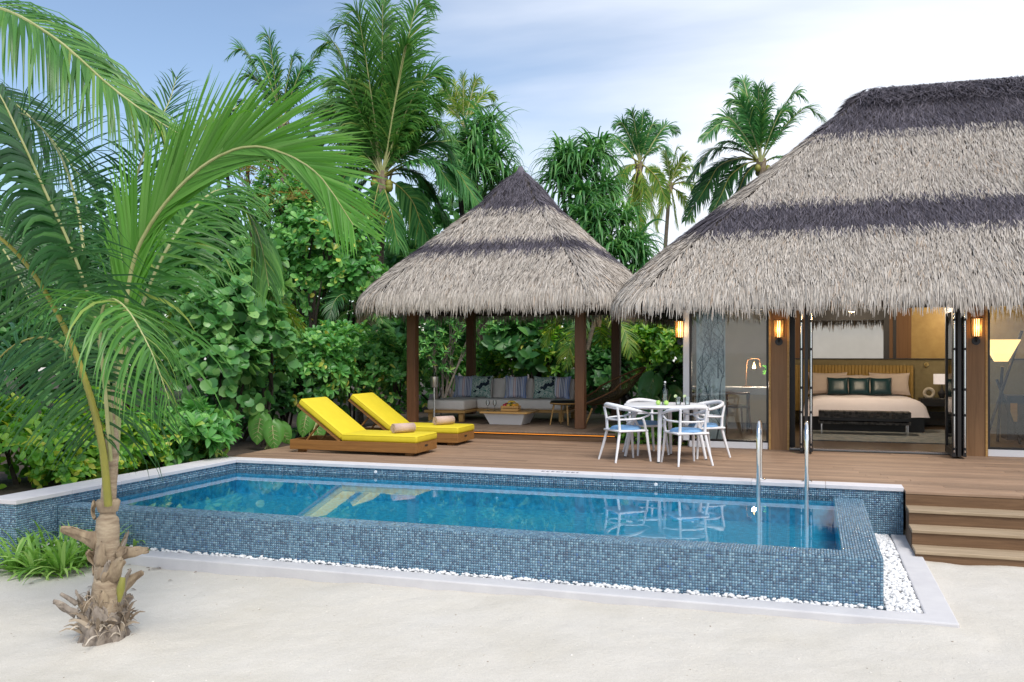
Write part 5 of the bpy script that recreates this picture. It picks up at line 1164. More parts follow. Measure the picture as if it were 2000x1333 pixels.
D = np.stack([np.cos(a) * .3 - np.sin(a) * rg.normal(0, .8, n), np.sin(a) * .3 + np.cos(a) * rg.normal(0, .8, n), rg.normal(.2, .7, n)], 1)
V, Q = straps(P, D, np.cross(D, rg.normal(0, 1, (n, 3))), rg.uniform(.04, .13, n), .006, 1.0, 5); npobj('fibres', V, Q, M_['shred'], hero)['kind'] = 'stuff'
n = 130; a = rg.uniform(0, 6.28, n); rr = rg.uniform(.09, .155, n)
P = np.array(bpos) + np.stack([np.cos(a) * rr, np.sin(a) * rr, rg.uniform(-.05, .06, n)], 1); D = np.stack([np.cos(a) * .12 - np.sin(a) * rg.normal(0, .6, n), np.sin(a) * .12 + np.cos(a) * rg.normal(0, .6, n), rg.uniform(.3, 1, n)], 1)
V, Q = straps(P, D, np.cross(D, rg.normal(0, 1, (n, 3))), rg.uniform(.08, .2, n), rg.uniform(.015, .045, n), .7, 4, .4, (1, .9, .8, .5, .2)); npobj('shreds', V, Q, M_['shred'], hero)['kind'] = 'stuff'
# fronds, each along its own rib
def pts(*a): return [at(*q) for q in a]
UPZ = np.array((0, 0, 1.0))
frond(hero, pts((222, 900, 6.6), (232, 740, 6.6), (246, 600, 6.6), (268, 490, 6.58), (325, 395, 6.5), (400, 322, 6.4), (480, 287, 6.3), (555, 300, 6.2), (625, 345, 6.1), (690, 440, 6.0)), 155, 1.0, 0.028,
      TOCAM * 1.0 + UPZ * -.25, M_['frond_bright'], M_['rib_g'], .022, droop=(.16, .07), s0=.18, seed=1, ang=(77, 65), lift=.03, lens=(.85, .95), jit=.55)
frond(hero, pts((212, 988, 6.5), (198, 860, 6.42), (166, 740, 6.3), (122, 632, 6.2), (62, 530, 6.1), (0, 465, 6.0), (-80, 420, 5.95), (-170, 430, 5.9)), 100, 1.0, 0.019,
      TOCAM * .9 + UPZ * .25, M_['frond_dark'], M_['rib_y'], .03, droop=(.95, .26), s0=.20, seed=2, ang=(-38, 30), lift=-.02, lens=(.95, .85), jit=1.3, gaps=.22)
frond(hero, pts((226, 900, 6.7), (238, 740, 6.75), (256, 610, 6.8), (284, 480, 6.9), (330, 360, 7.0), (400, 250, 7.1), (500, 190, 7.3)), 46, 1.0, 0.024,
      TOCAM * .9 - RIGHT * .1, M_['frond'], M_['rib_g'], .022, droop=(.40, .34), s0=.10, seed=3, ang=(-28, 35), lift=-.02, lens=(1.0, .3), jit=1.4)
frond(hero, pts((218, 860, 6.5), (205, 720, 6.4), (178, 600, 6.3), (140, 490, 6.2), (90, 380, 6.1), (40, 270, 6.0), (-10, 170, 5.95), (-80, 80, 5.9)), 90, 0.55, 0.042,
      RIGHT * .9 + UPZ * .5 + TOCAM * .1, M_['frond_dark'], M_['rib_g'], .022, droop=(.9, .9), s0=.3, seed=4, ang=(20, 45), lift=-.1, jit=.7)
frond(hero, pts((216, 900, 6.5), (206, 770, 6.3), (196, 660, 6.05), (206, 590, 5.85), (244, 600, 5.7), (292, 680, 5.6), (330, 780, 5.6)), 62, 0.72, 0.021,
      UPZ * .9 + RIGHT * .3, M_['frond'], M_['rib_g'], .016, droop=(1.15, 1.0), s0=.44, seed=5, ang=(18, 42), lift=-.1, jit=1.3)
frond(hero, pts((224, 870, 6.7), (250, 700, 6.9), (300, 540, 7.2), (370, 420, 7.5), (430, 372, 7.8), (480, 410, 8.0), (510, 480, 8.1), (525, 560, 8.1)), 100, 0.75, 0.034,
      UPZ * 1.0 + TOCAM * .5, M_['frond'], M_['rib_g'], .02, droop=(1.0, 1.0), s0=.3, seed=6, ang=(35, 65), lift=.0)
frond(hero, pts((220, 880, 6.7), (200, 700, 7.0), (170, 540, 7.4), (150, 400, 7.8), (110, 290, 8.2), (40, 220, 8.5), (-60, 230, 8.7)), 60, 0.8, 0.022,
      TOCAM * .8 + UPZ * .4, M_['frond_dark'], M_['rib_g'], .02, droop=(.35, .35), s0=.3, seed=7, ang=(-5, 45), lift=.0)
frond(hero, pts((222, 870, 6.7), (226, 700, 7.0), (236, 520, 7.4), (262, 360, 7.8), (300, 260, 8.2), (330, 200, 8.5), (345, 150, 8.7)), 60, 0.7, 0.022,
      TOCAM * .9 + UPZ * .2, M_['frond_dark'], M_['rib_g'], .02, droop=(.25, .25), s0=.35, seed=8, ang=(35, 68), lift=.05)
frond(hero, pts((214, 930, 6.6), (190, 840, 6.6), (172, 770, 6.7), (140, 700, 6.9), (90, 660, 7.1), (20, 680, 7.3), (-50, 760, 7.4)), 50, 0.65, 0.02,
      UPZ * .6 + TOCAM * .8, M_['frond_dark'], M_['rib_y'], .024, droop=(.5, .5), s0=.25, seed=9, ang=(-10, 50), lift=.0)

# ------------------------------------------------------------------ palms
def palm(crown, base, nf, FL, LL, W, seed, lb, mat, el=(-55, 80), nl=55, trunk_r=0.14, group='palms behind the villa', coconuts=0, dmul=1.0, rib=None, azs=None, K=4, name='coconut_palm'):
    r_ = random.Random(seed); crown, base = Vector(crown), Vector(base)
    e = empty(name, base, 0, lb, 'palm tree', group); inv = Matrix.Translation(base).inverted()
    mid = (crown + base) / 2 + Vector((r_.uniform(-.3, .3), r_.uniform(-.2, .2), 0)); S = spline([base, mid, crown], 30)
    rad = [trunk_r * (1.25 if i == 0 else 1.0 - .35 * i / 29) * (1 + .05 * (i % 2)) for i in range(30)]
    o = MB().tube([Vector(p) for p in S], rad, 10).build('trunk', M_['bark'], e, 60); o.matrix_parent_inverse = inv
    for k in range(nf):
        f = (k + .5) / nf; az = k * 2.39996 + r_.uniform(-.25, .25) if azs is None else azs[k]
        elv = math.radians(el[1] + (el[0] - el[1]) * f ** 0.9 + r_.uniform(-7, 7)); L_ = FL * r_.uniform(.85, 1.08) * (0.8 + .2 * math.sin(math.pi * f))
        h = Vector((math.cos(az), math.sin(az), 0)); d = h * math.cos(elv) + Vector((0, 0, math.sin(elv))); p = crown + d * .05; P = [p.copy()]
        g = (.14 + .62 * max(0, math.cos(elv)) ** 1.3) * dmul
        for i in range(8):
            p = p + d * (L_ / 8); P.append(p.copy()); d = (d + Vector((0, 0, -g * (i + 1) / 8))).normalized()
        tw = r_.uniform(-.5, .5); up = Vector((0, 0, 1)) + h.cross(Vector((0, 0, 1))) * tw
        if elv > 1.1: up = Vector(TOCAM) * 1.0 + Vector((0, 0, .3)) + h * -.3
        mt = mat if not isinstance(mat, tuple) else mat[min(len(mat) - 1, int(f * len(mat)))]
        o = frond(e, P, nl, LL, W, up, M_[mt], rib or M_['rib_g'], .02 * FL / 3, droop=(.4 * dmul, .4 * dmul), s0=.16, seed=seed * 100 + k, ang=(22, 64), lift=.06, K=K); o.matrix_parent_inverse = inv
    for k in range(coconuts):
        a = k * 2.1; c = crown + Vector((math.cos(a) * .22, math.sin(a) * .22, -.22 - .08 * (k % 2)))
        o = MB().lathe([(0.001, -.13), (.07, -.10), (.105, -.02), (.10, .05), (.06, .11), (0.001, .135)], 12, T3(*c)).build('coconut', simple('green_coconut', (0.28, 0.27, 0.04), 0.5, (0.2, 0.2, 0.04), 8), e, 60); o.matrix_parent_inverse = inv
        mm = MB().tube([crown, (crown + c) / 2 + Vector((0, 0, .05)), c], .012, 5).build('stalk', M_['rib_y'], e, 60); mm.matrix_parent_inverse = inv
    for k in range(6):
        a = k * 1.05; h = Vector((math.cos(a), math.sin(a), 0)); p0 = crown + Vector((0, 0, -.35)) + h * trunk_r * .6
        o = MB().grid(lambda u, v: p0 + h * (v * .16) + Vector((0, 0, v * .45)) + h.cross(Vector((0, 0, 1))) * ((u - .5) * .2 * (1 - .6 * v)), 3, 4).build('dry_leaf_base', M_['husk'], e, 60); o.matrix_parent_inverse = inv
    return e
def gpt(px, d): p = at(px, 700, d); return Vector((p.x, p.y, -0.1))
def crown_palm(cx, cyy, d, bx, ends, LL, W, nl, seed, lb, mats, trunk_r, coconuts=0, arch=.16, droop=.55, K=4):
    """palm whose fronds each reach towards a measured tip; depth alternates round the crown"""
    e = palm(at(cx, cyy, d), gpt(bx, d), 0, 3, .5, .05, seed, lb, mats, trunk_r=trunk_r, coconuts=coconuts); inv = Matrix.Translation(e.location).inverted(); r_ = random.Random(seed)
    for k, (ex, ey) in enumerate(ends):
        ln = math.hypot(ex - cx, ey - cyy) * d / FPX; dd = r_.uniform(-.55, .55) * ln * (.35 if ey < cyy - 60 else .8)
        c = at(cx + r_.uniform(-4, 4), cyy + r_.uniform(-4, 4), d); t = at(ex, ey, d + dd); side = abs(ex - cx) * d / FPX
        up_ = Vector((0, 0, 1)) * (arch * 1.5 * side + .06 * ln); m1 = c.lerp(t, .33) + up_ * .8; m2 = c.lerp(t, .7) + up_ * 1.05
        hd = Vector((t.x - c.x, t.y - c.y, 0)); hd = hd.normalized() if hd.length > .05 else Vector(RIGHT); t2 = t; t = t.lerp(c, .10) + up_ * .35; t2 = t2 + hd * (.06 * ln) - Vector((0, 0, .10 * ln))
        T = (t - c).normalized(); upv = Vector((0, 0, 1)) + Vector(TOCAM) * r_.uniform(.1, .8) + Vector(RIGHT) * r_.uniform(-.3, .3)
        if abs(T.z) > .75: upv = Vector(TOCAM) * r_.uniform(-.2, 1) + Vector(RIGHT) * r_.choice((-1, 1)) * r_.uniform(.3, 1.2)
        mt = mats[0] if ey < cyy - 30 else mats[-1] if ey > cyy + 20 else mats[len(mats) // 2]
        o = frond(e, [c, m1, m2, t, t2], nl, LL * (.75 + .35 * min(1.3, ln / 3)), W, upv, M_[mt], M_['rib_g'] if ey < cyy else M_['rib_y'], .008 * d / 10 + .008, droop=(droop * r_.uniform(.7, 1.6), droop * r_.uniform(.7, 1.6)), s0=.18, seed=seed * 100 + k, ang=(30, 62), lift=.02, K=K); o.matrix_parent_inverse = inv
    return e
crown_palm(745, 345, 24, 742, [(690, 0), (668, 30), (748, -25), (765, 20), (828, -15), (800, 70), (632, 70), (655, 150), (862, 140), (850, 190), (600, 230), (612, 300), (690, 300), (800, 270), (880, 260), (905, 320), (560, 390), (590, 440), (660, 440), (725, 440), (775, 470), (830, 455), (935, 395), (870, 420), (700, 190), (780, 180), (640, 205), (845, 230), (610, 345), (885, 365), (650, 380), (835, 375)],
           .95, .055, 90, 21, 'tall dark coconut palm with green nuts rising behind the pavilion', ('frond', 'frond_far', 'frond_far'), .26, 5)
crown_palm(550, 245, 30, 548, [(452, 95), (470, 150), (520, 58), (540, 90), (578, 100), (600, 130), (655, 92), (640, 160), (450, 220), (660, 230), (480, 280), (620, 290), (545, 300), (500, 110)], .72, .055, 60, 22,
           'coconut palm with tattered crown behind the sea grape, seen over the nearest frond', ('frond_far', 'frond_dark'), .18)
crown_palm(905, 248, 40, 915, [(880, 150), (905, 140), (935, 150), (962, 185), (985, 225), (860, 175), (850, 215), (862, 262), (970, 262), (900, 300), (940, 290), (990, 260)], .7, .06, 45, 23,
           'small distant coconut palm between the tall palm and the pavilion peak', ('frond_yel', 'frond_far'), .15)
crown_palm(1248, 322, 38, 1238, [(1205, 238), (1232, 212), (1258, 215), (1280, 240), (1318, 250), (1190, 280), (1180, 330), (1312, 300), (1195, 400), (1225, 450), (1252, 455), (1280, 440), (1300, 390), (1210, 350), (1265, 400), (1238, 400)], .72, .055, 55, 24,
           'yellowing coconut palm with hanging dry fronds between the two thatched roofs', ('frond_far', 'frond_far', 'frond_yel'), .15)
crown_palm(1308, 362, 43, 1285, [(1298, 290), (1325, 285), (1345, 305), (1362, 335), (1365, 385), (1350, 425), (1322, 440), (1285, 430), (1265, 385), (1268, 330), (1360, 360)], .65, .055, 45, 25,
           'slender yellow green coconut palm leaning behind the other, nearest the villa roof edge', ('frond_yel', 'frond_yel'), .12)
crown_palm(1487, 318, 31, 1470, [(1445, 148), (1430, 190), (1480, 158), (1500, 165), (1568, 178), (1540, 210), (1605, 225), (1400, 235), (1378, 262), (1395, 300), (1350, 345), (1348, 415), (1400, 400), (1370, 380), (1440, 380), (1550, 330)], .74, .055, 70, 26,
           'dark coconut palm whose crown rises above the sloping villa roof', ('frond_far', 'frond_far', 'frond_dark'), .17, 4)
palm(at(452, 585, 15.6), gpt(455, 15.6), 12, 1.5, .5, .03, 27, 'low young palm with feathery fronds among the shrubs by the deck corner', ('frond', 'frond_yel'), (-15, 70), 45, .06, 'palms among the shrubs')
palm(at(1165, 610, 21.5), gpt(1168, 21.5), 9, 1.7, .5, .03, 28, 'low drooping palm behind the pavilion post nearest the villa', ('frond_far', 'frond_yel'), (-45, 55), 45, .07, 'palms among the shrubs')
palm(at(705, 600, 19.2), gpt(700, 19.2), 9, 1.4, .45, .03, 29, 'low young palm with drooping fronds beside the pavilion eave', ('frond_dark', 'frond'), (-35, 60), 45, .06, 'palms among the shrubs')
# the palm outside the picture at left that reaches in
lp_ = empty('coconut_palm', (0, 0, 0), 0, 'coconut palm whose long fronds sweep in from the left picture edge', 'palm tree')
tb_ = at(-330, 700, 8.6); MB().tube([Vector((tb_.x, tb_.y, -.6)), tb_ + Vector((0, 0, .5)), at(-300, 330, 8.6)], [.2, .15, .12], 12).build('trunk', M_['bark'], lp_, 60)
frond(lp_, pts((-300, 330, 8.6), (-210, 120, 8.4), (-110, 20, 8.2), (0, 18, 8.0), (110, 78, 7.8), (210, 165, 7.6), (290, 225, 7.5), (350, 262, 7.4)), 130, .95, .032, UPZ * 1.0 + TOCAM * .55, M_['frond'], M_['rib_g'], .03, droop=(1.15, 1.05), s0=.3, seed=41, ang=(42, 66), lift=.05)
frond(lp_, pts((-300, 330, 8.6), (-220, 200, 8.8), (-120, 150, 9.0), (-20, 170, 9.2), (80, 250, 9.3), (160, 350, 9.4)), 100, .85, .03, UPZ * 1.0 + TOCAM * .4, M_['frond_dark'], M_['rib_g'], .03, droop=(.75, .75), s0=.3, seed=42, ang=(22, 60))
frond(lp_, pts((-300, 340, 8.6), (-200, 330, 8.4), (-100, 380, 8.2), (0, 480, 8.0), (60, 590, 7.9)), 90, .75, .03, UPZ * 1.0 + TOCAM * .4, M_['frond_dark'], M_['rib_g'], .03, droop=(.7, .7), s0=.25, seed=43, ang=(22, 60))

# ------------------------------------------------------------------ screw pines
def pandanus(heads, base, lb, seed, L=1.0, nl=75, w=.055, mat='strap', group='screw pines'):
    rg = np.random.default_rng(seed); base = Vector(base); e = empty('screw_pine', base, 0, lb, 'tree', group); inv = Matrix.Translation(base).inverted(); tm = MB()
    VV, QQ, off = [], [], 0
    for hpt in heads:
        h = Vector(hpt); q = base.lerp(h, .45) + Vector((0, 0, .4)); tm.tube([base, q, h], [.12, .07, .05], 7)
        n = nl; a = rg.uniform(0, 6.28, n); el = np.radians(rg.uniform(-20, 68, n)); D = np.stack([np.cos(a)*np.cos(el), np.sin(a)*np.cos(el), np.sin(el)], 1)
        P = np.array(h) + D * .06 + rg.normal(0, .1, (n, 3)); W_ = np.cross(D, np.array([0, 0, 1.0]) + rg.normal(0, .2, (n, 3)))
        V, Q = straps(P, D, W_, L * rg.uniform(.5, 1.1, n), w * rg.uniform(.7, 1.25, n), rg.uniform(.4, 1.2, n), 7, .35, (.6, 1, 1, .9, .7, .4, .05)); VV.append(V); QQ.append(Q + off); off += len(V)
    o = tm.build('trunk', M_['dark_bark'], e, 60); o.matrix_parent_inverse = inv
    o = npobj('crown', np.concatenate(VV), np.concatenate(QQ), M_[mat], e, True); o.matrix_parent_inverse = inv; return e
pandanus([at(925, 275, 25), at(890, 300, 25.5), at(965, 310, 25), at(930, 330, 24.5), at(985, 360, 24.8), at(900, 360, 25), at(950, 250, 25.5)], gpt(935, 25), 'screw pine with drooping strap leaves behind the pavilion peak, nearest the tall palm', 51, 1.15, 130, .065)
pandanus([at(1130, 325, 24), at(1165, 300, 24.3), at(1095, 350, 24.2), at(1180, 370, 24), at(1140, 385, 23.6), at(1105, 310, 24.4)], gpt(1150, 24.2), 'large screw pine with thick drooping strap leaves between the roofs', 52, 1.1, 150, .065)
pandanus([at(1170, 440, 23), at(1215, 430, 23.2), at(1240, 480, 23), at(1195, 490, 22.8), at(1145, 430, 23.2), at(1255, 530, 23)], gpt(1215, 23), 'lower screw pine spilling over the pavilion roof edge towards the villa', 53, 1.0, 140, .06)
pandanus([at(480, 285, 27), at(530, 310, 27), at(575, 290, 27.5), at(440, 320, 27)], gpt(510, 27), 'screw pine behind the bright near frond', 54, 1.2, 90, .06)
pandanus([at(1010, 590, 24), at(1060, 575, 24.2), at(1100, 600, 24)], gpt(1050, 24.1), 'screw pine with yellow green leaves hanging below the pavilion eave', 55, 1.0, 90, .05, 'strap_lt')

# ------------------------------------------------------------------ leafy shrubs
def leaf_tpl(kind):
    st = {'ovate': [(0, .05), (.22, .62), (.5, 1.0), (.8, .72), (1, .06)], 'round': [(0, .25), (.2, .8), (.52, 1.0), (.85, .72), (1, .12)], 'spoon': [(0, .1), (.3, .42), (.65, .9), (.88, .8), (1, .2)], 'lance': [(0, .08), (.3, .9), (.6, .85), (1, .02)]}[kind]
    V = []
    for x, w in st: z = -.22 * x * x; V += [(x, -w / 2, z + .10 * w), (x, 0, z), (x, w / 2, z + .10 * w)]
    F = []
    for k in range(len(st) - 1): a = 3 * k; F += [(a, a+3, a+4, a+1), (a+1, a+4, a+5, a+2)]
    return np.array(V), np.array(F)
TPL = {k: leaf_tpl(k) for k in ('ovate', 'round', 'spoon', 'lance')}
def leaves(P, Nn, m, L, W, kind, rg, tilt=(25, 80)):
    """rosette of m leaves at each point"""
    n = len(P); TV, TF = TPL[kind]; P = np.repeat(P, m, 0); Nn = nrm(np.repeat(Nn, m, 0)); k = len(P)
    ref = np.where(np.abs(Nn[:, 2:]) > .9, np.array([[1., 0, 0]]), np.array([[0, 0, 1.]])); A = nrm(np.cross(Nn, ref)); B = np.cross(Nn, A)
    az = np.tile(np.arange(m) * 2 * np.pi / m, n) + np.repeat(rg.uniform(0, 6.28, n), m) + rg.normal(0, .3, k); tl = np.radians(rg.uniform(tilt[0], tilt[1], k))
    H = A * np.cos(az)[:, None] + B * np.sin(az)[:, None]; X = Nn * np.cos(tl)[:, None] + H * np.sin(tl)[:, None]; Y = nrm(np.cross(Nn * .999 + .001, X)); Z = np.cross(X, Y)
    tw = rg.normal(0, .25, k)[:, None]; Y, Z = Y * np.cos(tw) + Z * np.sin(tw), Z * np.cos(tw) - Y * np.sin(tw)
    s = rg.uniform(.65, 1.2, k)[:, None, None]
    V = P[:, None, :] + s * (X[:, None, :] * TV[None, :, 0:1] * L + Y[:, None, :] * TV[None, :, 1:2] * W + Z[:, None, :] * TV[None, :, 2:3] * L)
    Q = (TF[None] + (np.arange(k) * len(TV))[:, None, None]).reshape(-1, 4); return V.reshape(-1, 3), Q
def blob_pts(blobs, n, rg, zmin=-.1, inner=.25, lump=.18):
    vol = np.array([b[1][0] * b[1][2] + b[1][0] * b[1][1] for b in blobs]); cnt = (vol / vol.sum() * n).astype(int) + 1; Ps, Ns = [], []
    for (c, r), k in zip(blobs, cnt):
        d = nrm(rg.normal(0, 1, (k, 3))); d[:, 2] = np.abs(d[:, 2]) * np.where(rg.random(k) < .82, 1, -1); r = np.array(r); c = np.array(c)
        ph = rg.uniform(0, 6.28, 6)
        lm = 1 + lump * (np.sin(d[:, 0] * 5 + ph[0]) * np.sin(d[:, 1] * 5 + ph[1]) + np.sin(d[:, 2] * 6 + ph[2]) * .6 + .5 * np.sin(d[:, 0] * 11 + ph[3]) * np.sin(d[:, 2] * 12 + ph[4]))
        rad = np.where(rg.random(k) < inner, rg.uniform(.55, .9, k), rg.uniform(.9, 1.06, k)) * lm
        Ps.append(c + d * r * rad[:, None]); Ns.append(nrm(d / r) + np.array([0, 0, .55]))
    P, Nn = np.concatenate(Ps), np.concatenate(Ns); ok = P[:, 2] > zmin; return P[ok], nrm(Nn + rg.normal(0, .22, Nn.shape))[ok]
def shrub(name, lb, blobs, n, m, L, W, kind, mat, seed, group='shrubs', cat='shrub', stems=6, tilt=(25, 80), zmin=-.08, extra=None, stem_mat='dark_bark', stemr=.02):
    rg = np.random.default_rng(seed); c0 = np.mean([np.array(b[0]) for b in blobs], 0); base = Vector((c0[0], c0[1], -.08)); e = empty(name, base, 0, lb, cat, group); inv = Matrix.Translation(base).inverted()
    P, Nn = blob_pts(blobs, n, rg, zmin); V, Q = leaves(P, Nn, m, L, W, kind, rg, tilt); o = npobj('crown' if cat == 'tree' else 'foliage', V, Q, M_[mat], e, True); o.matrix_parent_inverse = inv
    tm = MB()
    for i in range(stems):
        b = blobs[i % len(blobs)]; q = Vector(b[0]) + Vector((rg.normal(0, .4) * b[1][0], rg.normal(0, .3) * b[1][1], rg.uniform(-.2, .5) * b[1][2])); s0 = Vector((b[0][0] + rg.normal(0, .15), b[0][1] + rg.normal(0, .15), -.1)) if cat != 'tree' else base + Vector((rg.normal(0, .1), rg.normal(0, .1), 0))
        md = s0.lerp(q, .5) + Vector((rg.normal(0, .12), rg.normal(0, .12), .1)); tm.tube([s0, md, q], [stemr * 1.6, stemr, stemr * .4], 6)
        for _ in range(3):
            q2 = q + Vector((rg.normal(0, .3) * b[1][0], rg.normal(0, .3) * b[1][1], rg.uniform(.0, .5) * b[1][2])); tm.tube([md, (md + q2) / 2 + Vector((0, 0, .05)), q2], [stemr * .7, stemr * .5, stemr * .25], 5)
    if stems: o = tm.build('trunk' if cat == 'tree' else 'stems', M_[stem_mat], e, 60); o.matrix_parent_inverse = inv
    if extra:
        P, Nn = blob_pts(extra[0], extra[1], rg, zmin); V, Q = leaves(P, Nn, 3, extra[2], extra[3], 'lance', rg); o = npobj('climbing_vine', V, Q, M_['lf_vine'], e, True); o.matrix_parent_inverse = inv
    return e
def B(px, py, d, rx, ry, deep=None):
    s = d / FPX; return (at(px, py, d), (rx * s, (deep or rx) * s, ry * s))
shrub('sea_grape', 'sea grape bush with big round leaves at the deck corner', [B(455, 640, 14.6, 85, 110), B(500, 560, 14.9, 60, 80), B(430, 740, 14.3, 90, 90), B(520, 690, 14.8, 55, 80)], 620, 4, .16, .165, 'round', 'lf_grape', 61)
shrub('naupaka_bush', 'glossy naupaka bush behind the nearer lounger backrest', [B(600, 730, 16.6, 90, 70), B(560, 700, 17, 60, 60)], 520, 8, .15, .075, 'spoon', 'lf_mid', 62, 'naupaka bushes')
shrub('naupaka_bush', 'glossy naupaka bush between the lounger and the pavilion post', [B(700, 715, 17.6, 85, 70), B(770, 740, 17.4, 60, 55), B(650, 690, 18, 60, 55)], 620, 8, .15, .075, 'spoon', 'lf_mid', 63, 'naupaka bushes')
shrub('leafy_tree', 'rounded leafy tree hung with rusty vines beside the pavilion roof', [B(640, 500, 19.5, 95, 80), B(590, 440, 20, 75, 60), B(690, 550, 19.3, 60, 60), B(610, 570, 19.6, 70, 50), B(545, 400, 20.5, 60, 50)], 900, 7, .17, .10, 'spoon', 'lf_mid', 64, 'leafy trees', 'tree', 9,
      extra=([B(600, 405, 20, 95, 30), B(700, 430, 19.6, 50, 22), B(520, 350, 20.6, 70, 30)], 420, .13, .03), stemr=.05)
shrub('creeping_bush', 'bright yellow green creeping bush at the left edge above the pool wall', [B(50, 890, 10.6, 110, 80), B(-60, 860, 10.4, 90, 90), B(130, 905, 10.9, 60, 55)], 620, 4, .13, .085, 'ovate', 'lf_yel', 65, 'low bushes')
shrub('creeping_bush', 'bright yellow green creeping bush right behind the young palm stem', [B(220, 880, 11.6, 80, 65), B(150, 860, 11.8, 70, 70)], 480, 4, .13, .085, 'ovate', 'lf_yel', 66, 'low bushes')
shrub('creeping_bush', 'low yellow green creeper along the pool coping below the palm fronds', [B(285, 895, 11.9, 50, 28), B(345, 885, 12.6, 40, 26), B(205, 912, 11.1, 50, 28), B(115, 930, 10.4, 50, 30), B(405, 876, 13.2, 34, 22)], 560, 4, .10, .07, 'ovate', 'lf_yel', 77, 'low bushes', 'shrub', 0)
shrub('broad_leaf_bush', 'fresh green bush with upright leaves beside the pool coping corner', [B(370, 855, 12.6, 70, 52), B(310, 865, 12.3, 50, 45)], 260, 8, .20, .085, 'ovate', 'lf_mid', 67, 'low bushes')
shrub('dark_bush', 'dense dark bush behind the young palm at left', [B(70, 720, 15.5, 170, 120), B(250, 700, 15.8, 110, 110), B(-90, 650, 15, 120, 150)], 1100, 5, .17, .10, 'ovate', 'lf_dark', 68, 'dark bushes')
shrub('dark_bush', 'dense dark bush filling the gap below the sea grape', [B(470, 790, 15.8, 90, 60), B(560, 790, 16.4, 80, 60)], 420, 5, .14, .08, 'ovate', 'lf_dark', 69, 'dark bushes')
shrub('slender_tree', 'pale stemmed slender tree right behind the wine cooler', [B(880, 640, 22.8, 55, 50), B(850, 700, 22.6, 40, 40)], 210, 6, .16, .05, 'lance', 'lf_mid', 70, 'slender trees', 'tree', 9, stem_mat='twig', stemr=.022)
shrub('slender_tree', 'pale stemmed slender tree behind the sofa back', [B(985, 650, 23.4, 60, 50), B(1030, 680, 23.2, 40, 40)], 210, 6, .16, .06, 'lance', 'lf_mid', 71, 'slender trees', 'tree', 8, stem_mat='twig', stemr=.022)
shrub('green_bush', 'light green bush behind the sofa end and round stool', [B(1070, 710, 23.7, 70, 60), B(1010, 720, 23.9, 60, 50)], 420, 8, .19, .075, 'ovate', 'lf_yel', 72, 'green bushes')
shrub('green_bush', 'light green bush between the pavilion and the villa glazing', [B(1290, 680, 21.6, 75, 60), B(1240, 700, 22, 60, 60), B(1330, 640, 22, 60, 50)], 560, 8, .17, .07, 'ovate', 'lf_yel', 73, 'green bushes')
shrub('green_bush', 'shadowy green bush behind the chaise and wine cooler', [B(850, 740, 24.1, 80, 60), B(930, 730, 24.3, 60, 50)], 420, 6, .17, .08, 'ovate', 'lf_mid', 74, 'green bushes')
shrub('ground_cover_bush', 'low trimmed plants along the deck edge behind the dining table', [B(1255, 850, 15.0, 60, 26), B(1320, 850, 14.9, 40, 24)], 420, 6, .07, .028, 'lance', 'lf_yel', 75, 'low bushes', 'shrub', 0)
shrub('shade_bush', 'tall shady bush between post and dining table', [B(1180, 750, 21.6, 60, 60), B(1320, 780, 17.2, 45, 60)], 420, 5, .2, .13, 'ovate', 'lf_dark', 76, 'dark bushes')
# far belt of trees closing the view
rg = np.random.default_rng(88); bl = []
for i in range(34):
    px_ = -260 + i * 50; d = 30 + 4 * math.sin(i * 1.7); top = 430 + 60 * math.sin(i * 1.3) + (40 if 950 < px_ else 0) + (90 if px_ > 1180 else 0)
    bl.append(B(px_, (top + 720) / 2, d, 75, (720 - top) / 2, 40)); bl.append(B(px_ + 20, 690, d - 3, 75, 60, 40))
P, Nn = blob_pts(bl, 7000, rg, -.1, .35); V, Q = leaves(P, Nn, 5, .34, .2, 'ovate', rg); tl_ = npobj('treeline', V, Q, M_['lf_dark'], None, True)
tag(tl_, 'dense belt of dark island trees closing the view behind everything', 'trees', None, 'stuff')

# ------------------------------------------------------------------ elephant ear plants: every leaf its own piece
def ear_leaf(p0, tip_dir, nrm_dir, L, W, parent, inv, stalk0, mat='lf_ear', seed=0):
    X = Vector(tip_dir).normalized(); Z = Vector(nrm_dir); Z = (Z - X * Z.dot(X)).normalized(); Y = Z.cross(X); p0 = Vector(p0)
    st = [(-.28, .30), (-.22, .62), (-.05, .88), (.15, 1.0), (.4, .93), (.65, .70), (.85, .38), (1.0, .02)]; cols = 9; vs = []
    for x, w in st:
        for j in range(cols):
            y = (j / (cols - 1) - .5) * 2; notch = .20 * (1 - min(1, abs(y) * 3)) if x < -.2 else 0
            z = .05 * math.sin(x * 22 + 8 * abs(y)) * (.4 + abs(y)) - .16 * x * x - .10 * y * y * w; vs.append(p0 + X * ((x + notch - .10 * abs(y) * 0) * L) + Y * (y * w * W / 2) + Z * z * L)
    fs = [(i*cols+j, i*cols+j+1, (i+1)*cols+j+1, (i+1)*cols+j) for i in range(len(st)-1) for j in range(cols-1)]
    lf = MB().add(vs, fs).build('leaf', M_[mat], parent, 80); lf.matrix_parent_inverse = inv
    MB().tube([stalk0, Vector(stalk0).lerp(p0, .6) + Vector((0, 0, .05)), p0], [.018, .014, .009], 7).build('stalk', M_['rib_g'], lf, 60)
    mb = MB().tube([p0 + Z * .004, p0 + X * .5 * L - Z * .03 * L, p0 + X * .97 * L - Z * .145 * L], [.008, .006, .002], 5)
    for s_ in (-1, 1):
        for k in range(5): x = k * .17; mb.tube([p0 + X * x * L + Z * .003, p0 + X * (x + .14) * L + Y * (s_ * .36 * W * (1 - .14 * k)) - Z * .05 * L], [.004, .0015], 4)
    mb.build('veins', M_['rib_g'] if mat == 'lf_ear' else M_['vein_dark'], lf)
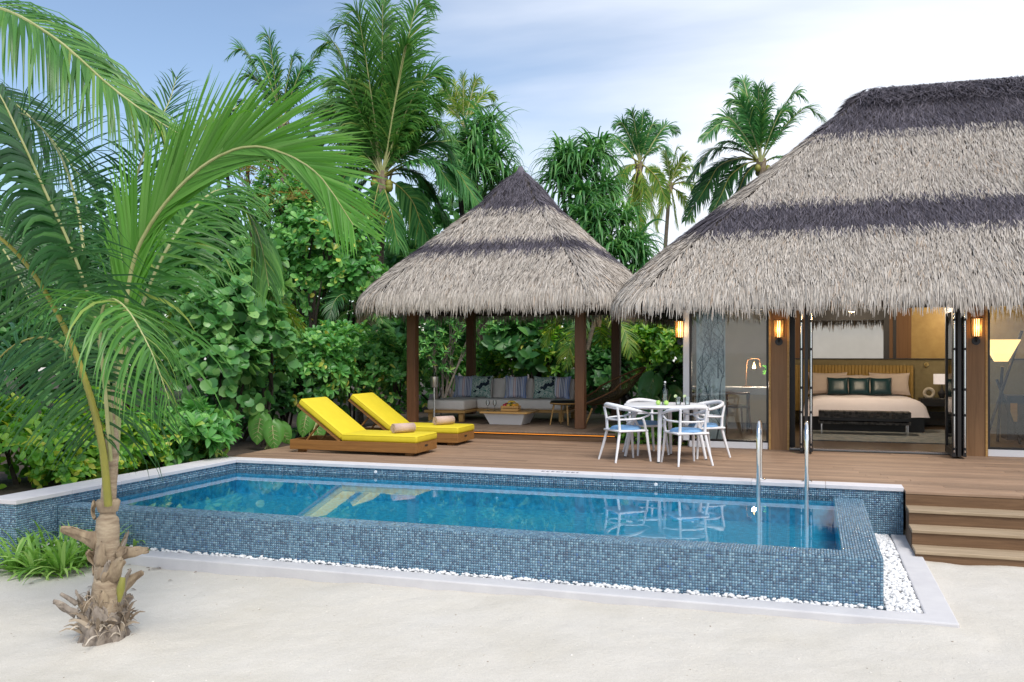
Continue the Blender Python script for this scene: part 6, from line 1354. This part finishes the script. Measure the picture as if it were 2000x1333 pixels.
def ears(lb, specs, base, mat='lf_ear', group='elephant ear plants'):
    e = empty('elephant_ear', base, 0, lb, 'plant', group); inv = Matrix.Translation(Vector(base)).inverted()
    for i, (px_, py_, d, L, W, td, nd) in enumerate(specs):
        p = at(px_, py_, d); ear_leaf(p, td, nd, L, W, e, inv, Vector(base) + Vector((.03 * math.sin(i * 2), .03 * math.cos(i * 2), 0)), mat, i)
TC = Vector(TOCAM); RT = Vector(RIGHT); UZ = Vector((0, 0, 1))
b1 = atz(522, 878, -.06)
ears('elephant ear plant with two big scalloped leaves at the deck corner', [(508, 818, b1.dot(Vector(FWD)) - .05, .40, .40, -UZ * 1 - RT * .1 + TC * .3, TC + UZ * .35), (532, 832, b1.dot(Vector(FWD)) - .2, .38, .34, -UZ + RT * .15 + TC * .3, TC + UZ * .35), (548, 835, b1.dot(Vector(FWD)) + .2, .3, .28, -UZ + RT * .5, TC + UZ * .4)], b1)
b2 = atz(605, 868, -.06)
ears('elephant ear plant partly hidden behind the nearer lounger backrest', [(598, 812, b2.dot(Vector(FWD)), .36, .32, -UZ - RT * .15 + TC * .3, TC + UZ * .35), (618, 825, b2.dot(Vector(FWD)) + .1, .34, .30, -UZ + RT * .2 + TC * .3, TC + UZ * .35)], b2)
b3 = atz(672, 842, -.06)
ears('elephant ear plant standing behind the nearer lounger, close to the second', [(668, 800, b3.dot(Vector(FWD)), .34, .30, -UZ + TC * .3, TC + UZ * .35)], b3)
b4 = at(1285, 830, 15.6); b4.z = -.06
ears('dark giant elephant ear plant beside the villa corner', [(1275, 740, 15.6, .46, .42, -UZ * .9 - RT * .4 + TC * .3, TC + UZ * .3), (1262, 775, 15.5, .45, .4, RT * .8 - UZ * .6, TC + UZ * .6), (1310, 770, 15.7, .5, .45, -UZ + RT * .5, TC + UZ * .3), (1285, 800, 15.3, .5, .42, -UZ - RT * .2 + TC * .4, TC + UZ * .5), (1255, 800, 15.7, .4, .34, -RT * .9 - UZ * .4, TC + UZ * .6)], b4, 'lf_dark')

# ------------------------------------------------------------------ spider plants at the sand's edge
def spider(p, n, L, lb, seed):
    rg = np.random.default_rng(seed); a = rg.uniform(0, 6.28, n); el = np.radians(rg.uniform(15, 75, n)); D = np.stack([np.cos(a)*np.cos(el), np.sin(a)*np.cos(el), np.sin(el)], 1)
    P = np.array(p) + np.stack([rg.normal(0, .02, n), rg.normal(0, .02, n), rg.uniform(0, .06, n)], 1); V, Q = straps(P, D, np.cross(D, np.array([0, 0, 1.0]) + rg.normal(0, .1, (n, 3))), L * rg.uniform(.5, 1.1, n), .04, rg.uniform(.3, .8, n), 6, .3)
    e = empty('spider_plant', p, 0, lb, 'plant', 'spider plants'); inv = Matrix.Translation(Vector(p)).inverted(); o = npobj('leaf_tuft', V, Q, M_['strap_lt'], e, True); o.matrix_parent_inverse = inv
    o = MB().tube([Vector(p) - UZ * .03, Vector(p) + UZ * .07], [.02, .012], 7).build('stem', M_['rib_g'], e); o.matrix_parent_inverse = inv
k = 0
names = ['at the left picture edge', 'second from the left edge', 'third from the left edge', 'in the back of the clump by the pool wall', 'in the middle of the clump', 'at the front of the clump nearest the sand', 'tall one in front of the pebble strip', 'close behind the palm base', 'leaning towards the palm base', 'between the clump and the palm', 'small one at the rear left', 'small one against the pool wall end', 'wide one at the front left', 'low one at the very front of the clump', 'low one on the sand beside the palm litter', 'right behind the palm trunk', 'upright one at the pool wall foot']
for (px_, py_) in ((15, 1088), (50, 1100), (85, 1092), (75, 1060), (118, 1098), (150, 1108), (140, 1072), (178, 1096), (172, 1075), (196, 1100), (20, 1060), (45, 1050), (30, 1112), (72, 1118), (118, 1122), (215, 1082), (100, 1062)):
    p = atz(px_, py_, -.60); spider((p.x, p.y, sandz(p.x, p.y) + .0), 44, .48, 'spider plant with bright striped leaves, ' + names[k], 300 + k); k += 1
p = atz(262, 1088, -.60); spider((p.x, p.y, sandz(p.x, p.y)), 30, .42, 'lone spider plant just right of the palm trunk by the kerb', 330)
# leaf litter under the clump
rg = np.random.default_rng(5); c = atz(100, 1105, -.6); n = 260; P = np.stack([c.x + rg.normal(0, .55, n), c.y + rg.normal(.1, .22, n), np.full(n, -.585)], 1); P[:, 2] = [sandz(a_, b_) + .008 for a_, b_ in P[:, :2]]
V, Q = leaves(P, np.tile(np.array([[0, 0, 1.0]]), (n, 1)), 1, .06, .02, 'lance', rg, (75, 95)); tag(npobj('leaf_litter', V, Q, M_['husk_grey']), 'dry brown leaf litter under the spider plants', 'leaves', None, 'stuff')
# sprig on the desk
P = np.array([(0.02, 0, .28), (-.05, 0, .34), (.08, 0, .33), (-.1, .02, .26), (.1, 0, .24), (0, 0, .4)]); V, Q = leaves(P, np.tile(np.array([[0, -.4, 1.0]]), (6, 1)), 6, .10, .06, 'round', rg); npobj('leaves', V, Q, M_['lf_mid'], vs_, True)
sm_ = MB(); [sm_.tube([(0, 0, .1), tuple(q)], .004, 5) for q in P]; sm_.build('stems', M_['twig'], vs_)
